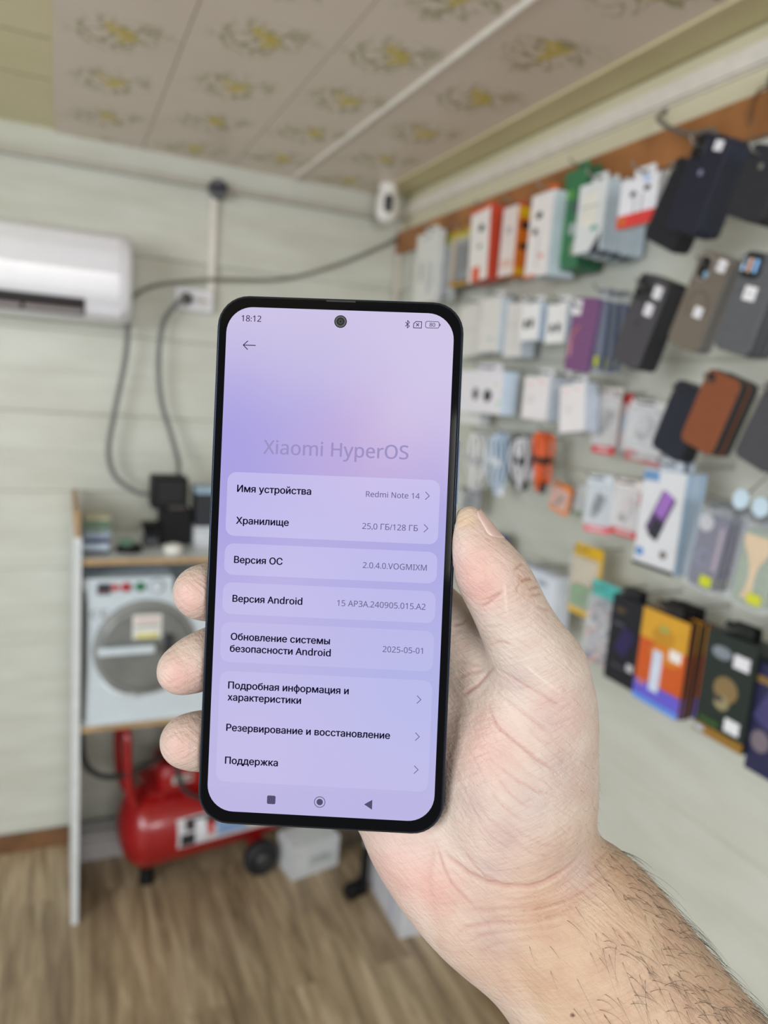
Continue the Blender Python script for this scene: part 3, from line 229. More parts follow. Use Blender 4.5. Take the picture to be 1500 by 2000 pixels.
def spline(pts, n=6):
    P = [Vector(p) for p in pts]; P = [P[0] * 2 - P[1]] + P + [P[-1] * 2 - P[-2]]; out = []
    for i in range(1, len(P) - 2):
        a, b, c, d = P[i - 1:i + 3]
        for j in range(n):
            t = j / n
            out.append(.5 * (2 * b + (c - a) * t + (2 * a - 5 * b + 4 * c - d) * t * t + (3 * b - a - 3 * c + d) * t ** 3))
    out.append(P[-2]); return out
ORD = ['front', 'second', 'third', 'fourth', 'fifth', 'sixth', 'seventh']

# ------------------------------------------------------------------ setting: room shell
def siding_mat(name, c1, c2):
    m = bpy.data.materials.new(name); m.use_nodes = True; n = m.node_tree.nodes; L = m.node_tree.links; b = n['Principled BSDF']
    tc = n.new('ShaderNodeTexCoord'); mp = n.new('ShaderNodeMapping'); mp.inputs['Scale'].default_value = (1.5, 1.5, 6)
    no = n.new('ShaderNodeTexNoise'); no.inputs['Scale'].default_value = 3; no.inputs['Detail'].default_value = 8
    L.new(tc.outputs['Object'], mp.inputs['Vector']); L.new(mp.outputs['Vector'], no.inputs['Vector'])
    r = n.new('ShaderNodeValToRGB'); r.color_ramp.elements[0].color = lin(c1); r.color_ramp.elements[1].color = lin(c2)
    r.color_ramp.elements[0].position = .3; r.color_ramp.elements[1].position = .7
    L.new(no.outputs['Fac'], r.inputs['Fac']); L.new(r.outputs['Color'], b.inputs['Base Color']); b.inputs['Roughness'].default_value = .42
    no2 = n.new('ShaderNodeTexNoise'); no2.inputs['Scale'].default_value = 60; mp2 = n.new('ShaderNodeMapping'); mp2.inputs['Scale'].default_value = (.3, .3, 1)
    L.new(tc.outputs['Object'], mp2.inputs['Vector']); L.new(mp2.outputs['Vector'], no2.inputs['Vector'])
    bp = n.new('ShaderNodeBump'); bp.inputs['Strength'].default_value = .12; bp.inputs['Distance'].default_value = .003
    L.new(no2.outputs['Fac'], bp.inputs['Height']); L.new(bp.outputs['Normal'], b.inputs['Normal']); return m
SID = siding_mat('vinyl_siding', (194, 195, 184), (207, 209, 200))
SEAM = [.0, .22, .467, .714, .961, 1.208, 1.452, 1.70, 1.947, 2.19, 2.30]
def siding(name, along):
    mb = MB(); prof = []
    for a, b in zip(SEAM, SEAM[1:]):
        prof += [(.012, a + .004), (.011, a + .010), (.0075, a + (b - a) * .5), (.009, a + (b - a) * .53), (.002, b - .002)]
    prof = [(.0, 0)] + prof
    vs = []
    lo, hi = along
    for o, z in prof:
        if name == 'wall_back': vs += [(lo, D - o, z), (hi, D - o, z)]
        else: vs += [(W - o, lo, z), (W - o, hi, z)]
    mb.add(vs, [(2 * i, 2 * i + 1, 2 * i + 3, 2 * i + 2) for i in range(len(prof) - 1)], SID)
    if name == 'wall_back': mb.box(((lo + hi) / 2, D + .03, 1.15), (hi - lo, .06, 2.3), SID)
    else: mb.box((W + .03, (lo + hi) / 2, 1.15), (.06, hi - lo, 2.3), SID)
    return struct(mb.build(name))
siding('wall_back', (-1.5, W + .06)); siding('wall_right', (-.6, D))

def floor_mat():
    m = bpy.data.materials.new('oak_laminate'); m.use_nodes = True; n = m.node_tree.nodes; L = m.node_tree.links; b = n['Principled BSDF']
    tc = n.new('ShaderNodeTexCoord')
    mpb = n.new('ShaderNodeMapping'); mpb.inputs['Rotation'].default_value = (0, 0, math.pi / 2)
    br = n.new('ShaderNodeTexBrick'); br.inputs['Scale'].default_value = 1; br.inputs['Brick Width'].default_value = 1.1; br.inputs['Row Height'].default_value = .135
    br.inputs['Mortar Size'].default_value = .0012; br.inputs['Color1'].default_value = (.25, .25, .25, 1); br.inputs['Color2'].default_value = (.8, .8, .8, 1); br.inputs['Mortar'].default_value = (0, 0, 0, 1)
    L.new(tc.outputs['Object'], mpb.inputs['Vector']); L.new(mpb.outputs['Vector'], br.inputs['Vector'])
    mp = n.new('ShaderNodeMapping'); mp.inputs['Scale'].default_value = (26, 2.2, 1)
    av = n.new('ShaderNodeVectorMath'); av.operation = 'ADD'
    sc = n.new('ShaderNodeVectorMath'); sc.operation = 'SCALE'; sc.inputs['Scale'].default_value = 7
    L.new(br.outputs['Color'], sc.inputs[0]); L.new(tc.outputs['Object'], mp.inputs['Vector']); L.new(mp.outputs['Vector'], av.inputs[0]); L.new(sc.outputs[0], av.inputs[1])
    no = n.new('ShaderNodeTexNoise'); no.inputs['Scale'].default_value = 1.3; no.inputs['Detail'].default_value = 9; no.inputs['Roughness'].default_value = .62; no.inputs['Distortion'].default_value = .6
    L.new(av.outputs[0], no.inputs['Vector'])
    r = n.new('ShaderNodeValToRGB'); e = r.color_ramp.elements
    e[0].position = .28; e[0].color = lin((106, 88, 68)); e[1].position = .72; e[1].color = lin((214, 194, 162)); x = e.new(.5); x.color = lin((172, 150, 120))
    L.new(no.outputs['Fac'], r.inputs['Fac'])
    mx = n.new('ShaderNodeMix'); mx.data_type = 'RGBA'; mx.blend_type = 'MULTIPLY'; mx.inputs['Factor'].default_value = .35
    L.new(r.outputs['Color'], mx.inputs['A']); L.new(br.outputs['Color'], mx.inputs['B'])
    L.new(mx.outputs['Result'], b.inputs['Base Color']); b.inputs['Roughness'].default_value = .38; return m
f = MB(); f.box((0, .8, -.02), (3.2, 3.6, .04), floor_mat()); struct(f.build('floor'))

CREAM = siding_mat('cream_panel', (214, 205, 162), (224, 215, 176))
cm = MB(); cm.box((0, .8, CEIL + .03), (3.2, 3.6, .05), CREAM)
SEAMD = mat((150, 142, 108), .6)
for k in range(4): cm.box((-.9, 2.09 - k * .25, CEIL + .0048), (1.76, .005, .001), SEAMD)
ceil = struct(cm.build('ceiling'))
def floral_mat():
    m = bpy.data.materials.new('floral_pvc_panel'); m.use_nodes = True; n = m.node_tree.nodes; L = m.node_tree.links; b = n['Principled BSDF']
    def M(op, *a):
        q = n.new('ShaderNodeMath'); q.operation = op
        for i, v in enumerate(a):
            if isinstance(v, (int, float)): q.inputs[i].default_value = v
            else: L.new(v, q.inputs[i])
        return q.outputs[0]
    tc = n.new('ShaderNodeTexCoord'); sp = n.new('ShaderNodeSeparateXYZ')
    nz = n.new('ShaderNodeTexNoise'); nz.inputs['Scale'].default_value = 16; nz.inputs['Detail'].default_value = 2
    L.new(tc.outputs['Object'], nz.inputs['Vector'])
    sb = n.new('ShaderNodeVectorMath'); sb.operation = 'SUBTRACT'; sb.inputs[1].default_value = (.5, .5, .5); L.new(nz.outputs['Color'], sb.inputs[0])
    s2 = n.new('ShaderNodeVectorMath'); s2.operation = 'SCALE'; s2.inputs['Scale'].default_value = .09; L.new(sb.outputs[0], s2.inputs[0])
    ad = n.new('ShaderNodeVectorMath'); L.new(tc.outputs['Object'], ad.inputs[0]); L.new(s2.outputs[0], ad.inputs[1])
    L.new(ad.outputs[0], sp.inputs[0]); x = sp.outputs[0]; y = sp.outputs[1]
    per = .272
    yl = M('SUBTRACT', M('MULTIPLY', M('FRACT', M('ADD', M('DIVIDE', y, per), .5)), per), per / 2)
    xt = M('ADD', x, M('MULTIPLY', yl, .5))
    def blob(cx, cy, r0, r1, kx=1.0):
        d = M('SQRT', M('ADD', M('POWER', M('MULTIPLY', M('SUBTRACT', xt, cx), kx), 2.0), M('POWER', M('SUBTRACT', yl, cy), 2.0)))
        mr = n.new('ShaderNodeMapRange'); mr.interpolation_type = 'SMOOTHSTEP'; mr.inputs['From Min'].default_value = r0; mr.inputs['From Max'].default_value = r1
        mr.inputs['To Min'].default_value = 1; mr.inputs['To Max'].default_value = 0; L.new(d, mr.inputs['Value']); return mr.outputs[0]
    fine = n.new('ShaderNodeTexNoise'); fine.inputs['Scale'].default_value = 70; fine.inputs['Detail'].default_value = 3; L.new(tc.outputs['Object'], fine.inputs['Vector'])
    yel = M('MAXIMUM', blob(.0, -.012, .016, .030), M('MAXIMUM', blob(.022, .022, .011, .024), blob(-.028, -.03, .006, .018)))
    yel = M('MULTIPLY', yel, M('GREATER_THAN', fine.outputs['Fac'], .38))
    nn = n.new('ShaderNodeTexNoise'); nn.inputs['Scale'].default_value = 26; nn.inputs['Detail'].default_value = 1; L.new(ad.outputs[0], nn.inputs['Vector'])
    strand = M('LESS_THAN', M('ABSOLUTE', M('SUBTRACT', nn.outputs['Fac'], .5)), .05)
    strand = M('MULTIPLY', strand, M('MAXIMUM', blob(.0, .0, .05, .095, .8), blob(.03, .06, .03, .06)))
    base = n.new('ShaderNodeValToRGB'); base.color_ramp.elements[0].color = lin((216, 202, 190)); base.color_ramp.elements[1].color = lin((232, 219, 207))
    n3 = n.new('ShaderNodeTexNoise'); n3.inputs['Scale'].default_value = 5; n3.inputs['Detail'].default_value = 6; L.new(tc.outputs['Object'], n3.inputs['Vector']); L.new(n3.outputs['Fac'], base.inputs['Fac'])
    def mix(f, A, B):
        q = n.new('ShaderNodeMix'); q.data_type = 'RGBA'; L.new(f, q.inputs['Factor']); L.new(A, q.inputs['A'])
        if isinstance(B, tuple): q.inputs['B'].default_value = B
        else: L.new(B, q.inputs['B'])
        return q.outputs['Result']
    c = mix(M('MULTIPLY', strand, .8), base.outputs['Color'], lin((146, 142, 98)))
    c = mix(M('MULTIPLY', yel, .9), c, lin((206, 184, 62)))
    L.new(c, b.inputs['Base Color']); b.inputs['Roughness'].default_value = .35; return m
FLO = floral_mat()
EDGE = [-.0164, .2275, .499, .722, .989]
for i, ph in enumerate((1.712, 1.566, 1.49, 1.577)):
    p = MB(); x0, x1 = EDGE[i], EDGE[i + 1]; c = (x0 + x1) / 2
    w = (x1 - x0) / 2 - .0012
    vs = [(-w, -2.4, 0), (w, -2.4, 0), (w, D - ph, 0), (-w, D - ph, 0), (-w, -2.4, .006), (w, -2.4, .006), (w, D - ph, .006), (-w, D - ph, .006)]
    p.add(vs, [(0, 1, 2, 3), (4, 7, 6, 5), (0, 4, 5, 1), (1, 5, 6, 2), (2, 6, 7, 3), (3, 7, 4, 0)], FLO)
    q = p.build('ceiling_panel', ceil, (c, ph, CEIL - .003))
PLAS = mat((226, 221, 212), .35); TRIM = mat((214, 209, 196), .4)
t = MB(); t.tube([(.738, -.6, CEIL - .004), (.700, D - .03, CEIL - .004)], .0075, PLAS, 8); struct(t.build('trim_1'))
t = MB(); t.box((.9895, .95, CEIL - .004), (.006, 3.0, .008), CREAM); struct(t.build('trim_2'))
# white cable duct along the right wall and along the back wall
t = MB(); t.box((W - .026, .95, 2.21), (.018, 3.06, .034), PLAS); t.box((W - .021, .95, 2.21), (.010, 3.06, .041), PLAS); struct(t.build('trim_3'))
t = MB(); t.box((.26 - .2, D - .02, 2.186), (1.92, .018, .018), mat((176, 172, 162), .45)); struct(t.build('trim_4'))
t = MB(); t.box((.443, D - .021, 1.99), (.022, .016, .38), PLAS); struct(t.build('trim_5'))
t = MB(); t.box((W - .02, D - .022, 1.75), (.016, .016, .86), TRIM); struct(t.build('trim_6'))
WOODR = mat((156, 104, 60), .45, var=.35, scale=9)
t = MB(); t.box((W - .022, 1.0, 2.108), (.020, 2.98, .070), WOODR); struct(t.build('trim_7'))
t = MB(); t.box((W - .0145, .95, 2.203), (.005, 3.06, .120), siding_mat('cream_board', (208, 202, 174), (218, 212, 186))); struct(t.build('trim_8'))
bb = MB(); BB = mat((118, 84, 56), .45, var=.25, scale=12)
bb.box((-.2, D - .022, .03), (2.6, .018, .06), BB); struct(bb.build('baseboard_back'))
bb = MB(); bb.box((W - .022, .9, .03), (.018, 3.1, .06), BB); struct(bb.build('baseboard_right'))
# ------------------------------------------------------------------ the smartphone
PR = Matrix(PHONE_ROT); PPOS = Vector(PHONE_POS)
phone = thing('smartphone', "black smartphone held up in the right hand, lilac settings screen on", 'smartphone')
pm = Matrix((PR.col[0], -PR.col[2], PR.col[1])).transposed().to_4x4(); pm.translation = PPOS; phone.matrix_world = pm
mm = .001
FRAME = mat((44, 54, 70), .2, .8, .5, .05); GLASS = mat((4, 4, 6), .06, 0, .12, .02); BACK = mat((24, 26, 34), .3)
b = MB()
def rings(z, w, h, r): return [(x * mm, z * mm, y * mm) for x, y in rrect(0, -.3, w, h, r, 8)]
b.loft([rings(.35, 74.3, 161.2, 9.0), rings(.45, 74.9, 161.8, 9.3), rings(.9, 75.5, 162.4, 9.5), rings(2.2, 75.5, 162.4, 9.5), rings(2.4, 75.2, 162.1, 9.4), rings(2.6, 75.5, 162.4, 9.5),
        rings(7.2, 75.5, 162.4, 9.5), rings(7.9, 75.0, 161.9, 9.3), rings(8.2, 73.6, 160.5, 8.7)], FRAME)
b.box((-8 * mm, .0042, 80.95 * mm), (9 * mm, .0012, .0002), BACK)
frame = b.build('frame', phone)
b = MB(); b.loft([rings(0.0, 73.4, 160.4, 8.6), rings(.12, 73.9, 160.8, 8.8), rings(.35, 74.2, 161.1, 8.95)], GLASS); b.build('front_glass', phone)
b = MB()
b.box((37.85 * mm, .0040, 29.5 * mm), (.75 * mm, .0022, 19.5 * mm), FRAME); b.build('volume_rocker', phone)
b = MB(); b.box((37.85 * mm, .0040, 9 * mm), (.6 * mm, .0022, 9 * mm), FRAME); b.build('power_button', phone)
b = MB(); b.rslab(0, 80.0 * mm, 9 * mm, .5 * mm, .2 * mm, -.00003, .0003, mat((16, 17, 19), .7)); b.build('earpiece_slot', phone)
# camera bump on the rear
b = MB(); b.rslab(-20 * mm, 58 * mm, 30 * mm, 34 * mm, 6 * mm, .0082, .0102, BACK)
for q in ((-27, 66), (-27, 50), (-13, 58)): b.disc(q[0] * mm, q[1] * mm, 5 * mm, 5 * mm, .0102, .0110, GLASS)
b.build('rear_camera', phone)

def wallpaper(card=0.0):
    m = bpy.data.materials.new('lilac_wallpaper'); m.use_nodes = True; n = m.node_tree.nodes; L = m.node_tree.links; p = n['Principled BSDF']
    p.inputs['Base Color'].default_value = (0, 0, 0, 1); p.inputs['Roughness'].default_value = .06; p.inputs['Specular IOR Level'].default_value = .12
    tc = n.new('ShaderNodeTexCoord'); sp = n.new('ShaderNodeSeparateXYZ'); L.new(tc.outputs['Object'], sp.inputs[0])
    mr = n.new('ShaderNodeMapRange'); mr.inputs['From Min'].default_value = -.0775; mr.inputs['From Max'].default_value = .0775; L.new(sp.outputs['Z'], mr.inputs['Value'])
    r = n.new('ShaderNodeValToRGB'); e = r.color_ramp.elements; r.color_ramp.interpolation = 'B_SPLINE'
    stops = [(0, (187, 181, 227)), (.18, (186, 183, 229)), (.32, (182, 179, 229)), (.48, (178, 174, 228)), (.62, (176, 168, 225)), (.72, (181, 172, 226)), (.86, (196, 186, 228)), (1, (206, 197, 231))]
    e[0].position, e[0].color = 0, lin(stops[0][1]); e[1].position, e[1].color = 1, lin(stops[-1][1])
    for s_, c in stops[1:-1]: q = e.new(s_); q.color = lin(c)
    L.new(mr.outputs[0], r.inputs['Fac']); cur = r.outputs['Color']
    nz = n.new('ShaderNodeTexNoise'); nz.inputs['Scale'].default_value = 28; nz.inputs['Detail'].default_value = 1; L.new(tc.outputs['Object'], nz.inputs['Vector'])
    sv = n.new('ShaderNodeVectorMath'); sv.operation = 'SCALE'; sv.inputs['Scale'].default_value = .016; L.new(nz.outputs['Color'], sv.inputs[0])
    wv = n.new('ShaderNodeVectorMath'); wv.operation = 'ADD'; L.new(tc.outputs['Object'], wv.inputs[0]); L.new(sv.outputs[0], wv.inputs[1])
    for (x, z, rad, col, st) in ((.017, .036, .030, (208, 182, 222), .75), (-.036, .036, .032, (166, 158, 226), .8), (.030, .060, .034, (212, 203, 234), .7), (-.002, .030, .022, (184, 166, 222), .5), (.036, .012, .03, (168, 168, 228), .55),
                                 (-.020, -.012, .03, (196, 184, 228), .5), (.028, -.038, .026, (174, 180, 232), .6), (-.020, -.058, .03, (194, 184, 228), .6), (-.034, .010, .022, (168, 158, 224), .5)):
        d = n.new('ShaderNodeVectorMath'); d.operation = 'DISTANCE'; L.new(wv.outputs[0], d.inputs[0]); d.inputs[1].default_value = (x + .008, .008, z + .008)
        k = n.new('ShaderNodeMapRange'); k.interpolation_type = 'SMOOTHSTEP'; k.inputs['From Min'].default_value = 0; k.inputs['From Max'].default_value = rad + .008; k.inputs['To Min'].default_value = st; k.inputs['To Max'].default_value = 0
        L.new(d.outputs['Value'], k.inputs['Value'])
        x_ = n.new('ShaderNodeMix'); x_.data_type = 'RGBA'; L.new(k.outputs[0], x_.inputs['Factor']); L.new(cur, x_.inputs['A']); x_.inputs['B'].default_value = lin(col); cur = x_.outputs['Result']
    if card:
        x_ = n.new('ShaderNodeMix'); x_.data_type = 'RGBA'; x_.inputs['Factor'].default_value = card; L.new(cur, x_.inputs['A']); x_.inputs['B'].default_value = lin((212, 208, 246)); cur = x_.outputs['Result']
    L.new(cur, p.inputs['Emission Color']); p.inputs['Emission Strength'].default_value = 1.0; return m
b = MB(); b.rslab(0, 0, 69.5 * mm, 154.5 * mm, 8.0 * mm, -.00004, .0001, wallpaper(), n=10)
disp = b.build('display', phone)
def flat(mb, pts, y, m):   # a flat polygon facing the viewer
    mb.add([(x * mm, y, z * mm) for x, z in pts], [tuple(range(len(pts)))], m)
def stroke(mb, pts, w, y, m):
    for (x0, z0), (x1, z1) in zip(pts, pts[1:]):
        l = math.hypot(x1 - x0, z1 - z0); nx, nz = -(z1 - z0) / l * w / 2, (x1 - x0) / l * w / 2; ex, ez = (x1 - x0) / l * w * .3, (z1 - z0) / l * w * .3
        flat(mb, [(x0 + nx - ex, z0 + nz - ez), (x0 - nx - ex, z0 - nz - ez), (x1 - nx + ex, z1 - nz + ez), (x1 + nx + ex, z1 + nz + ez)], y, m)
for (x0, z0, x1, z1), f in zip(UI_CARDS, (.50, .42, .34, .24, .26)):
    b = MB(); flat(b, rrect((x0 + x1) / 2, (z0 + z1) / 2, x1 - x0, z0 - z1, 2.7, 6), -.00008, wallpaper(f)); b.build('settings_card', disp)
b = MB(); flat(b, [(-34.5, -68.3), (34.5, -68.3), (34.5, -69.8), (-34.5, -69.8)], -.00007, wallpaper(.03)); b.build('navigation_bar_edge', disp)
TC = dict(dark=emit_mat((18, 17, 40)), value=emit_mat((104, 100, 140)), brand=emit_mat((158, 147, 198)), status=emit_mat((50, 46, 76)))
ICO = TC['status']; NAVC = emit_mat((84, 80, 112))
def sans(s):   # the plain sans glyphs of the built-in font stack
    o = ''
    for ch in s:
        if 'A' <= ch <= 'Z': o += chr(0x1D5A0 + ord(ch) - 65)
        elif 'a' <= ch <= 'z': o += chr(0x1D5BA + ord(ch) - 97)
        elif '0' <= ch <= '9': o += chr(0x1D7E2 + ord(ch) - 48)
        else: o += ch
    return o
def glyphs(s, res=3):
    """outline of the string, filled by the non-zero rule (handles overlapping contours)"""
    cu = bpy.data.curves.new('t', 'FONT'); cu.body = sans(s); cu.size = 1; cu.resolution_u = res; cu.fill_mode = 'NONE'
    o = bpy.data.objects.new('t', cu); COL.objects.link(o)
    me = bpy.data.meshes.new_from_object(o.evaluated_get(bpy.context.evaluated_depsgraph_get()))
    co = np.array([v.co[:2] for v in me.vertices]); nxt = {}
    for e in me.edges: nxt.setdefault(e.vertices[0], []).append(e.vertices[1]); nxt.setdefault(e.vertices[1], []).append(e.vertices[0])
    bpy.data.objects.remove(o); bpy.data.curves.remove(cu); bpy.data.meshes.remove(me)
    seen = set(); loops = []
    for v in sorted(nxt):
        if v in seen: continue
        lp = [v]; seen.add(v); cur = v
        while True:
            n_ = [q for q in nxt[cur] if q not in seen]
            if not n_: break
            cur = min(n_) if len(lp) == 1 else n_[0]; seen.add(cur); lp.append(cur)      # vertex order keeps each contour's own direction
        loops.append(lp)
    E = [(a_, b_) for lp in loops for a_, b_ in zip(lp, lp[1:] + lp[:1])]
    vs, _, fs, *_r = geometry.delaunay_2d_cdt([Vector(c) for c in co], E, [], 0, 1e-7)
    V = np.array([v[:] for v in vs]); T = np.array([f[:3] for f in fs]); c = V[T].mean(1)
    A = co[[e[0] for e in E]]; B = co[[e[1] for e in E]]; wn = np.zeros(len(c), int)
    for k in range(len(E)):
        (x0, y0), (x1, y1) = A[k], B[k]
        if y0 == y1: continue
        m = (c[:, 1] >= min(y0, y1)) & (c[:, 1] < max(y0, y1)); m &= (x0 + (c[:, 1] - y0) * (x1 - x0) / (y1 - y0)) > c[:, 0]
        wn[m] += 1 if y1 > y0 else -1
    return V, T[wn != 0].tolist()
def text_into(mb, s, x, z, width, weight, m, y=-.00012):
    co, fs = glyphs(s); x0, x1 = co[:, 0].min(), co[:, 0].max(); k = width / (x1 - x0)
    for j, (dx, dz) in enumerate([(0, 0)] if weight <= 0 else [(-.018, 0), (.018, 0), (0, .010), (0, -.010)]):
        mb.add([((x + (c[0] - x0 + dx * weight) * k) * mm, y - j * .000008, (z + (c[1] + dz * weight) * k) * mm) for c in co], fs, m)
for kind, nm in (('dark', 'row_title_text'), ('value', 'row_value_text'), ('brand', 'system_name_text'), ('status', 'clock_text')):
    b = MB()
    for s, x, z, w_, wt, c in UI_TEXT:
        if c == kind: text_into(b, s, x, z, w_, {'dark': 1.5, 'value': .25, 'brand': .7, 'status': .5}[kind], TC[kind])
    b.build(nm, disp)
for x, z in UI_ICONS['chev']:
    b = MB(); stroke(b, [(x - .62, z + 1.15), (x + .55, z), (x - .62, z - 1.15)], .22, -.00012, TC['value']); b.build('chevron_icon', disp)
x, z = UI_ICONS['back']; b = MB(); stroke(b, [(x - 1.8, z), (x + 1.9, z)], .26, -.00012, ICO); stroke(b, [(x - .5, z + 1.3), (x - 1.85, z), (x - .5, z - 1.3)], .26, -.00012, ICO); b.build('back_arrow_icon', disp)
b = MB(); x, z = UI_ICONS['bt']; stroke(b, [(x - .6, z + .6), (x + .6, z - .55), (x, z - 1.15), (x, z + 1.15), (x + .6, z + .55), (x - .6, z - .6)], .2, -.00012, ICO); b.build('bluetooth_icon', disp)
b = MB(); x, z = UI_ICONS['sim']; stroke(b, [(x - 1.2, z - .95), (x + 1.2, z - .95), (x + 1.2, z + .95), (x - .55, z + .95), (x - 1.2, z + .3), (x - 1.2, z - .95)], .22, -.00012, ICO)
stroke(b, [(x - .4, z - .4), (x + .4, z + .4)], .22, -.00012, ICO); stroke(b, [(x - .4, z + .4), (x + .4, z - .4)], .22, -.00012, ICO); b.build('sim_card_icon', disp)
b = MB(); x, z = UI_ICONS['bat']; o = rrect(x, z, 4.1, 1.95, .55, 4); stroke(b, o + [o[0]], .17, -.00012, ICO); stroke(b, [(x + 2.35, z - .28), (x + 2.35, z + .28)], .22, -.00012, ICO)
text_into(b, '80', x - .85, z - .58, 1.7, .6, ICO); b.build('battery_icon', disp)
b = MB(); x, z = UI_ICONS['sq']; flat(b, rrect(x, z, 2.6, 2.6, .45), -.00012, NAVC); b.build('recents_icon', disp)
b = MB(); x, z = UI_ICONS['ci']; flat(b, [(x + .98 * math.cos(a * .2618), z + .98 * math.sin(a * .2618)) for a in range(24)], -.00012, NAVC)
o = [(x + 1.62 * math.cos(a * .2618), z + 1.62 * math.sin(a * .2618)) for a in range(25)]; stroke(b, o, .2, -.00012, NAVC); b.build('home_icon', disp)
b = MB(); x, z = UI_ICONS['tr']; flat(b, [(x - 1.3, z), (x + 1.15, z - 1.5), (x + 1.15, z + 1.5)], -.00012, NAVC); b.build('back_key_icon', disp)
b = MB(); x, z = UI_ICONS['lens']
for rr, c, y in ((1.92, (10, 10, 12), -.00010), (1.62, (74, 78, 80), -.00013), (1.25, (22, 24, 26), -.00016), (.62, (58, 66, 64), -.00019), (.42, (16, 18, 20), -.00022)):
    b.disc(x * mm, z * mm, rr * mm, rr * mm, y, 0, mat(c, .15), 28)
b.build('selfie_camera', phone)

# ------------------------------------------------------------------ the hand (implicit surface, one continuous mesh, in the phone's frame, mm)
def smin(a, b, k):
    h = np.clip(0.5 + 0.5 * (b - a) / k, 0, 1)
    return b * (1 - h) + a * h - k * h * (1 - h)
def cone_d(P, a, b, fl):
    # tapered capsule between spheres a=(x,y,z,r) and b; fl flattens it in z
    A = np.array(a[:3]); B = np.array(b[:3]); ab = B - A
    t = np.clip(((P - A) @ ab) / max(ab @ ab, 1e-9), 0, 1)
    q = P - A - t[:, None] * ab
    q[:, 2] /= fl
    return (np.sqrt((q * q).sum(1)) - (a[3] + (b[3] - a[3]) * t)) * min(1.0, fl ** .5)
def chain_d(P, pts, fl=1.0, k=2.0):
    d = None
    if len(pts) == 1: return cone_d(P, pts[0], pts[0], fl)
    for a, b in zip(pts, pts[1:]):
        c = cone_d(P, a, b, fl)
        d = c if d is None else smin(d, c, k)
    return d
def phone_d(P):
    q = np.abs(P - np.array([0, -.3, -4.1])) - np.array([37.75, 81.2, 3.9])
    # rounded rectangle outline
    R = 9.5
    qx = q[:, 0] + R; qy = q[:, 1] + R
    d2 = np.sqrt(np.maximum(qx, 0) ** 2 + np.maximum(qy, 0) ** 2) + np.minimum(np.maximum(qx, qy), 0) - R
    e = 1.4
    w = np.stack([d2 + e, q[:, 2] + e], 1)
    return np.minimum(w.max(1), 0) + np.sqrt((np.maximum(w, 0) ** 2).sum(1)) - e
def hand_d(P):
    d = None
    for pts, fl, k in BASE:
        c = chain_d(P, pts, fl, 4.0)
        d = c if d is None else smin(d, c, k)
    f = None
    for pts, fl in FINGERS:
        c = chain_d(P, pts, fl, 2.5)
        f = c if f is None else smin(f, c, 0.6)
    d = smin(d, f, 5.0)
    d = smin(d, chain_d(P, THUMB, .95, 3.5), 4.5)
    for c in KNUCKLE: d = smin(d, cone_d(P, c, c, 1.3), .9)
    g = .12 - phone_d(P)
    return -smin(-d, -g, 1.2)

